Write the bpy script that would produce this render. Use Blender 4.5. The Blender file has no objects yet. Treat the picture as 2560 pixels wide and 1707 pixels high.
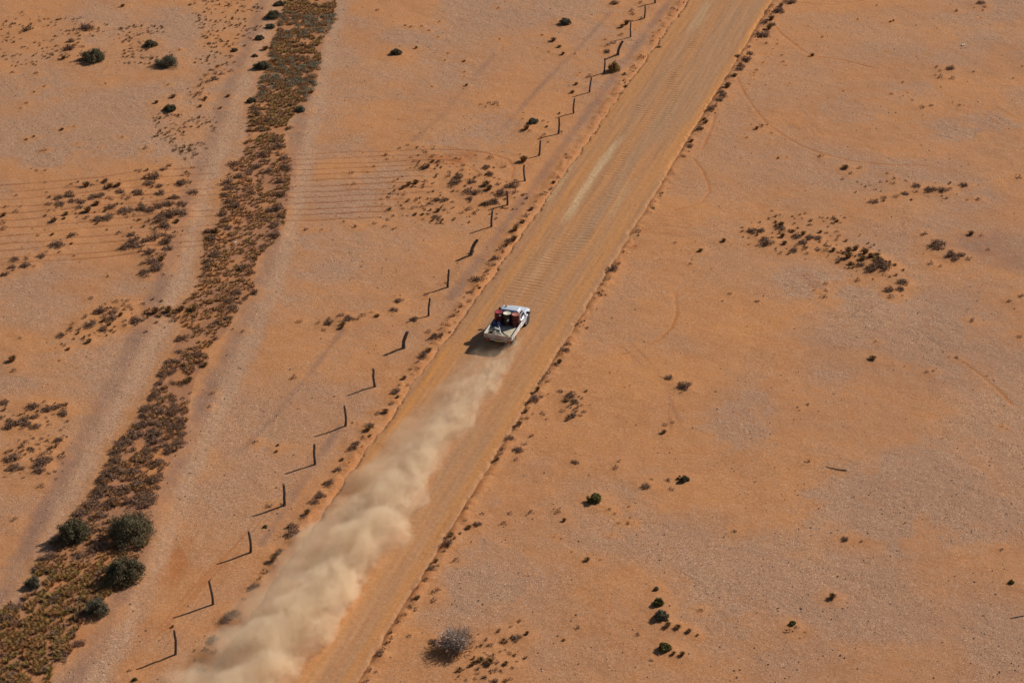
import bpy, bmesh, math, random
import numpy as np
from mathutils import Vector, Matrix
R = math.radians
scn = bpy.context.scene
COL = scn.collection

# ------------------------------------------------------------------ camera
CAM_H, PITCH, FPX = 70.0, R(28.2), 5415.0      # metres, below the horizon, focal length in photo pixels
cd = bpy.data.cameras.new('camera'); cam = bpy.data.objects.new('camera', cd); COL.objects.link(cam)
cd.sensor_width = 36.0; cd.lens = FPX*36/2560; cd.clip_start = 1.0; cd.clip_end = 9000
cam.location = (0, 0, CAM_H); cam.rotation_euler = (R(90)-PITCH, 0, 0)
scn.camera = cam
# ------------------------------------------------------------------ sky, sun, exposure
SUN_EL, SUN_AZ = R(34.5), R(56)                 # azimuth clockwise from the view direction (+Y)
w = bpy.data.worlds.new('World'); scn.world = w; w.use_nodes = True
sky = w.node_tree.nodes.new('ShaderNodeTexSky'); sky.sky_type = 'NISHITA'; sky.sun_disc = False
sky.sun_elevation = SUN_EL; sky.sun_rotation = SUN_AZ
bg = w.node_tree.nodes['Background']; bg.inputs[1].default_value = 0.05
w.node_tree.links.new(sky.outputs[0], bg.inputs[0])
sl = bpy.data.lights.new('sun', 'SUN'); sun = bpy.data.objects.new('sun', sl); COL.objects.link(sun)
sl.energy = 4.4; sl.angle = R(0.5); sl.color = (1.0, 0.93, 0.83)
sd = Vector((math.sin(SUN_AZ)*math.cos(SUN_EL), math.cos(SUN_AZ)*math.cos(SUN_EL), math.sin(SUN_EL)))
sun.rotation_euler = sd.to_track_quat('Z', 'Y').to_euler()
scn.view_settings.view_transform = 'Standard'; scn.view_settings.look = 'None'
scn.view_settings.exposure = 0.0; scn.view_settings.gamma = 1.0
scn.render.engine = 'CYCLES'
scn.cycles.use_denoising = True
scn.cycles.volume_bounces = 7; scn.cycles.max_bounces = 8
scn.cycles.volume_step_rate = 1.0; scn.cycles.volume_max_steps = 512

# ------------------------------------------------------------------ photo pixel -> ground
def gnd(x, y, z=0.0):
    a = (x-1280.0)/FPX; b = (y-853.5)/FPX
    dY = math.cos(PITCH)-b*math.sin(PITCH); dZ = -math.sin(PITCH)-b*math.cos(PITCH)
    t = (z-CAM_H)/dZ
    return a*t, dY*t
def pxm(X, Y, Z=0.0):                            # photo pixels per metre at a point
    return FPX/(Y*math.cos(PITCH)+(CAM_H-Z)*math.sin(PITCH))
TO = [(0,0),(850,0),(1700,0),(0,570),(850,570),(1700,570),(0,1137),(850,1137),(1700,1137)]
def tl(t, x, y): return x/2.735+TO[t][0], y/2.735+TO[t][1]
def tg(t, x, y): return gnd(*tl(t, x, y))
KD = 2560/2352
def dg(x, y): return gnd(x*KD, y*KD)
# road frame: u across (0 near the right edge), v along
HD = R(17.2); RO = (3.938, 130.174)
DV = (math.sin(HD), math.cos(HD)); NV = (math.cos(HD), -math.sin(HD))
def uv(X, Y): return (X-RO[0])*NV[0]+(Y-RO[1])*NV[1], (X-RO[0])*DV[0]+(Y-RO[1])*DV[1]
def xy(u, v): return RO[0]+u*NV[0]+v*DV[0], RO[1]+u*NV[1]+v*DV[1]
ROAD_L, ROAD_R = -8.35, -0.35

# ------------------------------------------------------------------ numpy noise
_rs = np.random.RandomState(7); PERM = _rs.permutation(4096).astype(np.int64); RV = _rs.rand(4096)
def vnoise(x, y, s=0):
    xi = np.floor(x).astype(np.int64); yi = np.floor(y).astype(np.int64); fx = x-xi; fy = y-yi
    fx = fx*fx*(3-2*fx); fy = fy*fy*(3-2*fy)
    h = lambda i, j: RV[PERM[(PERM[(i+s*131) & 4095]+j) & 4095]]
    return (h(xi,yi)*(1-fx)+h(xi+1,yi)*fx)*(1-fy)+(h(xi,yi+1)*(1-fx)+h(xi+1,yi+1)*fx)*fy
def fbm(x, y, s=0, o=4):
    t = 0; a = .5; n = 0
    for k in range(o):
        t = t+a*vnoise(x, y, s+k); n += a; a *= .5; x = x*2.03+17.3; y = y*2.03+5.7
    return t/n
def sstep(a, b, x):
    t = np.clip((x-a)/(b-a), 0, 1); return t*t*(3-2*t)

# ------------------------------------------------------------------ object helpers
def tag(o, label=None, cat=None, group=None, kind=None):
    if label: o['label'] = label
    if cat: o['category'] = cat
    if group: o['group'] = group
    if kind: o['kind'] = kind
    return o
def link(name, me, parent=None):
    o = bpy.data.objects.new(name, me); COL.objects.link(o); o.parent = parent; return o
def empty(name, loc, rz=0.0):
    o = bpy.data.objects.new(name, None); COL.objects.link(o); o.location = loc; o.rotation_euler = (0, 0, rz)
    o.empty_display_size = .3; return o
def np_mesh(name, V, F, mats=(), mi=None, smooth=False):
    """V (n,3); F list of arrays (m,k) of equal-size faces"""
    me = bpy.data.meshes.new(name)
    V = np.ascontiguousarray(V, dtype=np.float32)
    Fs = [np.asarray(f, dtype=np.int32) for f in (F if isinstance(F, list) else [F])]
    loops = np.concatenate([f.ravel() for f in Fs]); tot = np.concatenate([np.full(len(f), f.shape[1], np.int32) for f in Fs])
    st = np.concatenate([[0], np.cumsum(tot)[:-1]]).astype(np.int32)
    me.vertices.add(len(V)); me.vertices.foreach_set('co', V.ravel())
    me.loops.add(len(loops)); me.loops.foreach_set('vertex_index', loops)
    me.polygons.add(len(tot)); me.polygons.foreach_set('loop_start', st)
    for m in mats: me.materials.append(m)
    if mi is not None: me.polygons.foreach_set('material_index', np.asarray(mi, dtype=np.int32))
    me.polygons.foreach_set('use_smooth', np.full(len(tot), bool(smooth)))
    me.update(calc_edges=True); me.validate(); return me
class MB:
    def __init__(s): s.v = []; s.f = []
    def add(s, vs, fs):
        o = len(s.v); s.v += [tuple(p) for p in vs]; s.f += [tuple(i+o for i in f) for f in fs]; return s
    def box(s, x0, x1, y0, y1, z0, z1, b=0.0, rot=None, c=None):
        bm = bmesh.new(); bmesh.ops.create_cube(bm, size=1)
        for q in bm.verts:
            q.co = Vector(((x0+x1)/2+q.co.x*(x1-x0), (y0+y1)/2+q.co.y*(y1-y0), (z0+z1)/2+q.co.z*(z1-z0)))
        if b: bmesh.ops.bevel(bm, geom=bm.edges[:], offset=b, segments=2, affect='EDGES', profile=.5)
        if rot is not None:
            cc = Vector(c) if c else Vector(((x0+x1)/2, (y0+y1)/2, (z0+z1)/2))
            for q in bm.verts: q.co = cc+rot @ (q.co-cc)
        bm.verts.index_update(); s.add([q.co[:] for q in bm.verts], [[q.index for q in f.verts] for f in bm.faces]); bm.free(); return s
    def loft(s, rings, cap=True):
        n = len(rings[0]); vs = [p for r in rings for p in r]; fs = []
        for k in range(len(rings)-1):
            for i in range(n):
                j = (i+1) % n; fs.append((k*n+i, k*n+j, (k+1)*n+j, (k+1)*n+i))
        if cap: fs.append(tuple(range(n))[::-1]); fs.append(tuple((len(rings)-1)*n+i for i in range(n)))
        return s.add(vs, fs)
    def tube(s, path, rad, n=8):
        P = [Vector(p) for p in path]; rings = []
        for k, p in enumerate(P):
            d = (P[min(k+1, len(P)-1)]-P[max(k-1, 0)]).normalized()
            a = d.orthogonal().normalized(); b = d.cross(a); r = rad[k] if isinstance(rad, (list, tuple)) else rad
            if k and rings:                       # keep rings untwisted
                a = (ref-d*ref.dot(d)).normalized(); b = d.cross(a)
            ref = a
            rings.append([tuple(p+a*r*math.cos(2*math.pi*i/n)+b*r*math.sin(2*math.pi*i/n)) for i in range(n)])
        return s.loft(rings)
    def lathe(s, prof, n=24, axis='Z', c=(0, 0, 0)):
        rings = []
        for r, h in prof:
            q = []
            for i in range(n):
                a = 2*math.pi*i/n; x, y = r*math.cos(a), r*math.sin(a)
                p = (x, y, h) if axis == 'Z' else (h, x, y) if axis == 'X' else (y, h, x)
                q.append((p[0]+c[0], p[1]+c[1], p[2]+c[2]))
            rings.append(q)
        return s.loft(rings)
    def build(s, name, mat, parent=None, smooth=True, loc=None):
        me = bpy.data.meshes.new(name); me.from_pydata(s.v, [], s.f)
        bm = bmesh.new(); bm.from_mesh(me); bmesh.ops.recalc_face_normals(bm, faces=bm.faces[:]); bm.to_mesh(me); bm.free()
        me.materials.append(mat)
        if smooth: me.shade_smooth(); me.set_sharp_from_angle(angle=R(38))
        o = link(name, me, parent)
        if loc: o.location = loc
        return o

# ------------------------------------------------------------------ node helper
class NT:
    def __init__(s, name):
        s.m = bpy.data.materials.new(name); s.m.use_nodes = True; s.t = s.m.node_tree
        s.out = s.t.nodes['Material Output']; s.p = s.t.nodes['Principled BSDF']
    def n(s, typ, **kw):
        nd = s.t.nodes.new(typ)
        for k, v in kw.items(): setattr(nd, k, v)
        return nd
    def put(s, sock, v):
        if isinstance(v, bpy.types.NodeSocket): s.t.links.new(v, sock)
        elif isinstance(v, tuple) and len(v) == 3 and len(getattr(sock, 'default_value', (0, 0, 0))) == 4: sock.default_value = (*v, 1)
        else: sock.default_value = v
    def m_(s, op, a, b=None, c=None, clamp=False):
        nd = s.n('ShaderNodeMath', operation=op, use_clamp=clamp)
        for i, v in enumerate((a, b, c)):
            if v is not None: s.put(nd.inputs[i], v)
        return nd.outputs[0]
    def mix(s, f, a, b, mode='MIX'):
        nd = s.n('ShaderNodeMix', data_type='RGBA', blend_type=mode, clamp_factor=True)
        s.put(nd.inputs[0], f); s.put(nd.inputs[6], a); s.put(nd.inputs[7], b); return nd.outputs[2]
    def ramp(s, x, a, b, lo=0.0, hi=1.0, smooth=True):
        nd = s.n('ShaderNodeMapRange', interpolation_type='SMOOTHSTEP' if smooth else 'LINEAR', clamp=True)
        for i, v in zip((0, 1, 2, 3, 4), (x, a, b, lo, hi)): s.put(nd.inputs[i], v)
        return nd.outputs[0]
    def noise(s, vec, scale, detail=3.0, rough=.55, dist=0.0):
        nd = s.n('ShaderNodeTexNoise'); s.put(nd.inputs['Vector'], vec); nd.inputs['Scale'].default_value = scale
        nd.inputs['Detail'].default_value = detail; nd.inputs['Roughness'].default_value = rough
        nd.inputs['Distortion'].default_value = dist; return nd.outputs[0]
    def pos(s): return s.n('ShaderNodeNewGeometry').outputs['Position']
    def obj(s): return s.n('ShaderNodeTexCoord').outputs['Object']
    def scale(s, vec, sc):
        nd = s.n('ShaderNodeVectorMath', operation='MULTIPLY'); s.put(nd.inputs[0], vec); nd.inputs[1].default_value = sc; return nd.outputs[0]
    def bump(s, h, strength, dist):
        nd = s.n('ShaderNodeBump'); s.put(nd.inputs['Height'], h); nd.inputs['Strength'].default_value = strength
        nd.inputs['Distance'].default_value = dist; s.t.links.new(nd.outputs[0], s.p.inputs['Normal'])
    def fin(s, col, rough=.9, metal=0.0, spec=None):
        s.put(s.p.inputs['Base Color'], col); s.put(s.p.inputs['Roughness'], rough); s.put(s.p.inputs['Metallic'], metal)
        if spec is not None: s.p.inputs['Specular IOR Level'].default_value = spec
        return s.m
def simple(name, col, rough=.6, metal=0.0, var=.15, scale=6.0, dirt=None, dirt_amt=.5):
    t = NT(name); p = t.obj(); nz = t.noise(p, scale, 4)
    c = t.mix(t.ramp(nz, .35, .68), tuple(x*(1-var) for x in col), tuple(min(1, x*(1+var)) for x in col))
    if dirt: c = t.mix(t.m_('MULTIPLY', t.ramp(t.noise(p, scale*.45, 5, .65), .45, .7), dirt_amt), c, dirt)
    return t.fin(c, rough, metal)
# ------------------------------------------------------------------ what stands where (x, y, width in enlarged photo tiles; k: S saltbush, B dry tussock)
DATA = {
0: """595,190,95,S 475,330,75,S 560,320,40,S 535,228,35,S 435,400,50,B 225,425,25,S 155,85,25,S 840,40,45,B 185,205,55,S 490,280,50,S 720,575,22,S 1155,580,25,S 1185,662,50,B 1070,703,50,B 1355,640,45,S 1560,658,40,B 1510,740,30,B 1405,675,35,B 1420,563,40,S 1470,540,55,S 1520,510,45,S 1415,515,35,S 1360,592,30,S 1475,500,35,S 1580,487,35,S 1490,455,30,S 1605,428,25,S 1230,340,25,S 425,885,35,B 230,933,30,B 180,953,25,B 300,593,25,S 235,630,18,B 85,497,30,S 250,503,30,S 185,705,28,S 145,740,22,S 290,1030,30,S 320,1027,25,S 250,1167,25,S 312,1168,28,S 308,1247,25,S 505,867,18,S 690,1010,12,S 530,987,12,S 1000,1013,40,S 840,942,25,S
1155,1135,45,S 1120,1160,50,S 1050,1205,100,S 1015,1255,65,S 1285,1185,40,S 1315,1145,35,S 590,1265,70,B 490,1262,30,S 820,1310,60,S 940,1315,80,S 885,1355,45,S 810,1270,50,B 720,1238,50,B 750,1273,70,B 1250,1245,90,S 1100,1320,70,S 1325,1315,60,S 1090,1275,50,S 400,1355,65,S 410,1400,70,S 480,1335,75,S 640,1350,70,S 690,1340,60,S 555,1385,60,S 660,1395,60,B 765,1415,65,S 745,1355,45,S 865,1440,90,S 600,1440,70,B 450,1465,60,B 370,1510,70,B 675,1500,70,S 735,1490,75,S 440,1500,35,B 600,1490,45,S 345,1400,35,S 320,1395,45,S 335,1445,30,S 960,1395,40,S 975,1430,80,S 1030,1440,60,S 1085,1420,70,S 1150,1400,80,S 1245,1400,70,S 1190,1350,70,S 1240,1460,90,S 1170,1465,120,S 1110,1510,80,S 1090,1490,60,S 1210,1520,60,B 1130,1545,70,S 1025,1510,40,S 500,1375,60,S 545,1420,50,S 20,1525,50,S 25,1475,50,B 45,1415,35,S 115,1335,25,S 110,1445,40,S 140,1415,25,S
1610,1120,70,S 1550,1250,75,S 1570,1290,70,S 1530,1330,55,S 1565,1380,60,S 1610,1405,75,S 1520,1465,65,S 1530,1510,60,S 1900,1000,80,S 1940,1080,70,S 1950,1150,70,S 1930,1240,70,S 1920,1330,70,S 1900,1430,80,S 1860,1440,70,S 1930,1480,60,S 1880,1540,70,S 1720,1320,60,S 1640,1210,70,S 1840,1170,70,S 1760,1140,70,S 1790,1060,70,S 1870,960,70,S 1760,780,70,S 1830,820,60,S 1740,750,60,S 2110,530,60,S 2030,690,50,B 2130,630,40,B 2190,270,45,S 2130,330,50,S 1815,335,60,B 1880,420,60,B 1850,550,50,S 1800,600,50,S 1980,875,50,S 1700,1190,60,S 1980,1170,45,S 1560,1560,60,S 1400,690,25,B 1370,730,35,B""",
1: """255,72,30,S 450,175,25,S 490,185,30,S 560,182,25,S 608,210,25,S 682,147,22,S 670,253,22,S 522,328,30,B 740,362,20,S 715,410,22,S 850,415,30,B 850,490,20,S 850,520,15,S 865,583,30,B 630,592,18,S 1090,265,22,S 1080,55,22,S 1060,710,45,S 1020,705,30,S 960,715,22,S 1000,730,22,S 1080,727,18,S 1385,240,25,S 1460,275,55,B 1500,320,40,B 1430,355,20,S 1525,370,40,B 1605,370,25,S 1350,325,15,S 1615,577,40,B 1590,630,40,B 1640,500,15,S 1625,520,15,S 1710,525,40,S 1255,773,18,S 1250,815,20,S 1500,775,25,B 1390,830,25,S 1425,838,20,S 1415,868,28,B 1300,900,28,S 1275,880,60,B 1515,900,25,S 1398,922,30,S 1380,938,22,S 1420,972,25,S 1885,378,30,S 1945,510,30,B 1955,588,35,B 1920,640,35,S 1985,552,22,S 2005,490,22,S 1735,910,20,S 1815,772,12,S 2000,75,40,S 2000,97,40,S 1960,165,55,B 1930,185,45,B 1920,240,35,S 1870,295,45,S 1830,310,40,S 1815,270,20,S 1825,352,50,S 1880,25,55,S 2060,20,35,S 2060,130,40,S 1990,150,30,S 2190,145,20,S 2250,230,25,S 2300,165,25,S 2180,320,45,B 2130,360,25,S 2065,395,45,S 2190,265,20,S
320,1055,35,S 325,1090,25,S 237,1137,25,S 160,1045,15,S 405,1012,30,S 463,995,25,S 530,1005,20,S 570,1003,20,S 650,1003,18,S 640,1070,40,S 695,1075,20,S 590,1040,30,S 635,1105,40,B 690,1108,45,S 505,1105,35,S 575,1150,50,S 600,1145,50,B 530,1140,30,S 485,1150,20,S 655,1160,25,S 790,1085,30,S 820,1090,25,S 845,1130,35,S 80,1185,35,S 190,1178,20,S 95,1260,35,S 370,1237,25,S 520,1250,60,B 470,1265,50,B 585,1245,40,S 430,1285,50,B 640,1252,18,S 745,1205,40,S 810,1213,70,S 790,1252,80,S 840,1165,35,S 905,1245,60,S 955,1200,35,S 1020,1192,60,S 1000,1145,55,S 1030,1080,45,S 1120,1140,40,S 1000,1265,80,B 1020,1295,70,B 870,1310,50,S 930,1320,70,S 860,1325,40,S 890,1360,50,S 1085,1265,45,S 1170,1275,80,S 1205,1240,45,S 1115,1325,80,S 1200,1320,45,S 1255,1095,75,B 1230,1055,20,S 1060,1385,70,S 1020,1395,70,S 975,1400,40,B 890,1430,45,S 915,1460,45,S 830,1455,35,S 805,1310,25,S 770,1385,30,S 335,1348,35,S 280,1360,25,S 290,1400,18,S 437,1335,30,S 465,1375,45,S 525,1370,45,S 400,1385,15,S 495,1425,40,S 430,1430,30,S 335,1437,35,S 565,1415,35,S 665,1370,50,S 705,1375,50,S 690,1320,18,S 605,1320,25,S 765,1425,25,S 670,1445,50,B 720,1440,40,S 515,1467,35,B 565,1467,35,B 660,1487,60,S 570,1500,22,S 360,1478,30,S 30,1517,25,S 110,1550,40,S 240,1530,35,S 300,1308,15,S 1065,1495,30,S 1210,1432,20,S
1490,1215,30,S 1460,1250,40,B 1440,1290,40,S 1400,1325,45,S 1380,1340,30,S 1340,1385,22,S 1310,1430,45,B 1280,1480,45,S 1250,1520,50,B 1220,1545,50,S""",
2: """745,15,80,S 680,75,75,S 690,45,50,B 590,80,30,S 625,130,65,B 580,160,50,S 610,190,60,B 570,235,90,S 630,170,50,S 595,297,30,S 468,327,40,S 478,370,50,S 395,380,45,B 455,403,75,S 415,450,60,S 410,475,50,S 375,520,50,B 340,530,40,S 325,590,75,B 285,640,60,S 300,660,55,S 270,685,55,S 240,730,45,S 210,752,60,S 165,820,50,B 180,840,40,B 150,860,35,S 133,887,55,S 80,970,40,B 68,1003,50,S 25,1070,40,S 60,1040,18,S 665,300,22,S 640,335,15,S 695,380,22,S 705,425,25,S 725,448,15,S 568,427,20,S 525,480,25,S 510,500,18,S 505,520,15,S 510,548,12,S 475,578,12,S 455,610,12,S 605,390,12,S 622,370,12,S 665,275,12,S
905,380,40,B 975,253,25,S 877,177,12,S 1345,38,18,S 1890,77,35,S 2060,22,55,S 2085,50,30,S 2075,75,25,S 2010,55,20,S 1440,150,25,B 1460,143,22,B 1215,133,20,B 2055,127,12,S 1535,463,10,S 1750,460,30,S 1780,487,25,S 1850,468,60,S 1785,527,45,S 1862,533,40,S 1750,515,20,S 2010,490,25,S 2340,457,22,S 2280,537,20,S 1520,562,25,S 1447,640,28,S 1525,655,15,S 1555,632,12,S 1783,596,18,S 1590,685,22,S 1655,732,45,S 1720,720,30,S 1910,720,28,S 1940,722,15,S 1865,697,15,S 1858,662,12,S 1115,622,18,S 970,590,10,S 750,572,15,S 801,302,12,S 1000,228,10,S 1130,300,10,S 1015,325,10,S 1405,358,10,S 1705,370,10,S 555,865,45,S 525,882,40,B 595,858,25,S 625,912,22,S 457,945,20,S 965,1070,38,S 1130,1145,60,B 1168,1187,35,S 1225,1150,35,S 1415,1187,25,S 1470,1222,30,S 1455,1253,35,S 1620,1275,60,S 1610,1310,40,S 1715,1300,75,S 1800,1303,75,S 1850,1295,30,S 1943,1268,60,S 2042,1363,35,S 1963,1368,22,S 1325,1380,55,S 1397,1348,45,S 1480,1345,40,S 1540,1325,50,S 2315,1215,45,S 2300,1197,15,S 2040,1270,15,S 2180,1248,12,S 730,1075,15,S 672,1080,25,B 632,1442,28,S 1050,1490,45,S 1075,1510,38,B 978,1490,22,S 985,1512,20,S 835,1492,20,S 690,1540,60,B""",
3: """1445,70,75,S 1430,30,60,S 1475,25,70,B 1470,180,80,S 1430,235,60,S 1410,275,75,S 1390,330,35,S 1885,50,70,S 1800,130,60,S 1735,210,50,S 1760,185,35,S 1680,270,80,S 1720,310,50,S 1705,410,45,S 1740,440,60,S 1680,490,40,S 1620,440,80,S 1590,545,80,S 1575,500,70,S 1555,620,60,S 1490,640,55,S 1230,760,60,S 1225,845,55,S 1170,910,65,S 1235,925,35,S 1120,960,35,S 1085,1015,30,S 1090,1060,60,S 1180,985,65,S 1185,1055,50,S 1290,1040,80,B 1315,980,45,S 1270,970,30,S 1400,935,65,B 1350,870,80,S 1300,870,50,S 1485,755,45,S 1450,790,30,S 1060,1145,70,S 1100,1170,70,S 1255,1165,40,S 1300,1130,30,S 1090,1215,45,S 990,1245,75,S 990,1285,60,S 1090,1260,90,S 1185,1260,80,S 1260,1235,40,B 1000,1350,90,S 950,1370,70,S 1080,1350,90,S 1200,1370,90,S 1250,1410,60,S 920,1425,110,S 1060,1410,110,S 1230,1320,80,S 1050,1460,80,S 830,1490,80,S 880,1480,70,S 1220,1480,90,S 1160,1520,80,S 800,1530,80,S 1000,1530,80,S
900,45,60,S 920,90,80,S 860,130,80,S 940,120,90,S 1000,90,70,S 1060,30,45,S 1110,50,60,S 1170,65,60,S 1140,90,90,S 1050,75,80,S 1150,140,70,S 1020,165,80,S 965,160,40,S 1080,190,50,S 1125,180,50,S 1020,200,30,S 1100,220,80,B 1040,235,80,S 980,250,45,S 1080,265,90,S 1060,290,80,S 985,310,65,S 1000,330,50,S 1215,30,15,S 1160,10,50,S
500,45,60,S 360,45,30,B 260,50,30,S 390,112,105,S 490,105,30,B 405,165,30,S 510,188,28,S 318,165,25,S 285,193,60,S 185,213,45,S 100,217,60,S 175,258,75,S 230,265,25,S 80,270,55,S 95,290,30,S 32,315,55,S 200,180,15,S 25,5,50,S 738,330,30,S 627,480,40,S
980,522,40,S 795,502,40,S 870,500,40,S 850,530,40,S 885,540,45,S 850,565,35,S 690,570,85,S 750,550,35,S 800,560,35,S 775,585,60,S 825,600,45,B 585,610,50,S 715,610,50,S 625,660,75,S 760,625,75,S 710,640,50,B 930,630,100,S 750,665,40,B 705,695,60,S 850,640,40,S 850,670,35,S 925,670,35,S 497,655,35,S 415,740,60,S 535,722,35,B 610,778,55,B 610,735,35,S 440,808,35,S 468,830,40,B 380,825,15,S 345,832,12,S 137,752,30,S 85,900,80,B 95,980,45,S 410,907,20,S 680,742,15,S
30,1188,60,S 228,1218,80,S 325,1238,75,S 395,1222,75,S 445,1240,50,S 435,1270,60,S 310,1190,35,S 258,1255,30,B 240,1298,60,S 205,1305,50,S 80,1345,95,S 155,1325,90,S 190,1350,65,S 240,1360,60,S 325,1322,30,S 315,1297,30,S 145,1495,50,S 180,1465,50,S 215,1515,60,S 260,1472,40,S 320,1455,40,S 400,1450,60,S 395,1475,40,S 130,1548,50,S 340,1540,50,S 290,1548,50,S 50,1548,30,S 225,1435,25,S
2050,640,40,S 2015,1020,45,S 1450,1125,40,S 1435,1217,30,S 1750,1460,40,S 1900,1480,30,B 1890,1525,30,B 1665,705,35,S 1590,690,25,S 2095,12,40,S 2195,12,25,S 2175,648,35,S 2250,645,70,S 2255,618,35,S 2215,692,35,S 2330,605,50,S 2340,640,40,S 2335,680,45,B 1320,560,80,B 1240,560,70,B 1150,570,70,B 1060,575,80,B""",
4: """15,597,35,S 60,620,70,S 20,660,50,B 130,625,35,S 155,597,45,S 215,580,25,S 255,600,45,B 405,490,55,S 372,560,55,S 375,463,15,S 415,460,18,S 905,165,40,B 590,455,35,S 722,375,25,S 510,625,60,S 765,600,50,S 700,658,25,S 783,647,20,S 610,705,45,S 665,745,70,S 690,735,50,B 605,840,70,B 575,875,60,S 530,918,40,S 485,965,35,S 540,965,25,S 440,1025,50,B 460,1073,28,S 402,1080,25,S 383,1118,60,S 395,1160,35,B 350,1200,45,S 310,1255,60,B 265,1265,45,S 205,1350,60,S 195,1375,60,B 160,1430,30,S 115,1475,60,S 90,1505,60,S 155,1500,25,S 205,1425,35,B 940,355,70,S 955,365,50,S 1010,300,40,S 985,330,30,S 910,425,35,S 955,410,30,B 905,440,30,S 880,500,35,S 1190,80,60,B 1165,95,60,S 1200,15,60,B 1110,145,50,S 1070,210,60,S 1050,250,50,S 1115,165,40,S 1140,120,50,B 245,805,15,S 195,850,15,S 85,1330,18,B
2030,25,50,S 1870,280,70,S 1905,245,40,S 1830,350,50,S 1790,385,30,S 1800,430,25,S 1820,455,25,S 1560,800,50,S 1540,840,55,S 1515,870,30,S 1500,920,50,B 1485,940,45,S 1420,1000,45,S 1400,1030,40,S 1425,1052,22,S 1350,1110,50,B 1330,1175,75,S 1300,1190,50,S 1385,1265,45,S 1285,1298,35,S 1410,1303,22,S 1270,1250,40,B 1225,1340,50,B 1215,1360,45,S 1160,1440,60,S 1310,1420,40,S 1260,1472,40,S 1215,1515,65,S 1100,1515,50,S 1100,1545,45,S 1580,1150,70,S 1605,1190,60,S 1610,1250,45,S 1585,1285,60,S 1555,1225,35,S 1505,1117,35,S 1425,1140,18,S 1650,1215,30,S 1665,1265,25,S 1525,1252,40,S 1710,1210,15,S 2250,1020,55,S 2330,1070,50,S 2330,1128,20,S 2215,1395,45,B 2230,1345,40,S 2275,1330,30,S 2290,100,28,S 2190,210,15,S""",
5: """500,18,70,S 555,18,60,S 300,85,45,B 140,150,50,B 73,245,30,S 475,110,20,S 580,80,60,S 600,105,80,S 630,70,30,S 700,55,55,B 690,5,60,S 770,25,40,B 800,60,60,S 840,45,45,B 715,105,50,B 840,105,60,S 800,125,35,S 780,150,55,S 845,148,40,S 885,75,65,S 940,74,55,S 960,28,35,B 1070,25,28,S 1080,62,25,S 1068,82,30,S 1020,130,35,S 945,150,45,S 1000,160,40,S 1050,157,50,B 950,105,20,S 685,170,35,S 870,175,30,S 655,155,20,S 1150,160,80,B 1200,150,60,B 1150,200,80,B 1265,175,70,B 1250,215,70,B 1340,200,75,B 1300,205,60,B 1090,215,45,S 1165,248,45,B 1235,258,55,S 1370,250,90,S 1400,270,100,S 1320,280,80,S 1310,295,60,S 1470,255,35,B 1350,225,60,B 1220,357,45,S 1520,370,70,S 1545,390,30,S 1430,420,70,S 1505,420,65,S 1445,470,45,S 1522,460,20,S 1000,385,35,S 915,427,25,S 998,430,30,S 980,468,50,S 345,448,30,S 530,502,35,S 370,475,12,S 290,500,22,S 1665,40,50,S 1990,40,60,B 2063,58,30,S 1763,115,115,S 1855,182,80,S 1925,190,55,S 1885,213,55,S 1975,212,45,S 1710,240,45,S 1785,260,30,S 1665,173,15,S 2108,152,30,S 1320,350,18,B 1985,340,10,S 2330,465,45,S 2255,505,40,S 2290,555,20,S 2000,635,45,S 2325,745,40,S 1888,888,35,S 1940,918,15,S 1318,888,65,B 1455,918,12,S 1537,945,15,S 1735,978,25,S 1690,985,30,S 40,1080,90,S 870,1205,32,S 805,1225,22,S 815,1247,18,S 1340,778,25,S 1185,1298,12,S 2205,1358,18,S""",
6: """790,45,90,S 730,160,110,S 800,110,90,S 1060,60,100,S 1060,170,110,S 850,250,100,S 720,240,110,S 670,290,90,S 620,340,100,S 560,410,90,S 1020,310,110,S 1000,350,100,S 900,330,100,S 345,700,90,S 280,720,60,S 290,790,80,S 490,1215,50,S 320,1455,60,S 430,1370,110,S 285,207,50,S 95,440,45,S 425,18,45,S 100,20,90,S 300,50,110,S 250,80,60,S 120,85,80,S 270,110,80,S 60,100,40,S 160,100,30,S 30,25,50,S 1840,345,50,S 1930,338,35,S 1180,1172,30,B 885,1475,35,S 2310,100,60,S 2340,30,40,B 2250,190,70,S 2190,280,70,S 2150,325,60,S 2100,400,60,B 2080,430,50,S 2000,490,70,S 2010,540,90,S 1910,670,75,B 1870,720,80,B 1815,805,50,S 1785,850,40,S 1745,905,70,S 1670,990,35,S 1590,1090,80,S 1550,1130,80,S 1470,1260,80,S 1410,1330,50,S 1470,1355,45,S 1340,1400,35,S 1380,1470,60,S 950,420,90,S 700,420,90,S 780,330,90,S 960,200,100,S 900,120,90,S 640,660,80,S 540,690,70,S 440,930,80,S 700,640,80,S 380,980,80,S 100,1050,100,S 50,1120,90,S 540,1290,80,S""",
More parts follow.
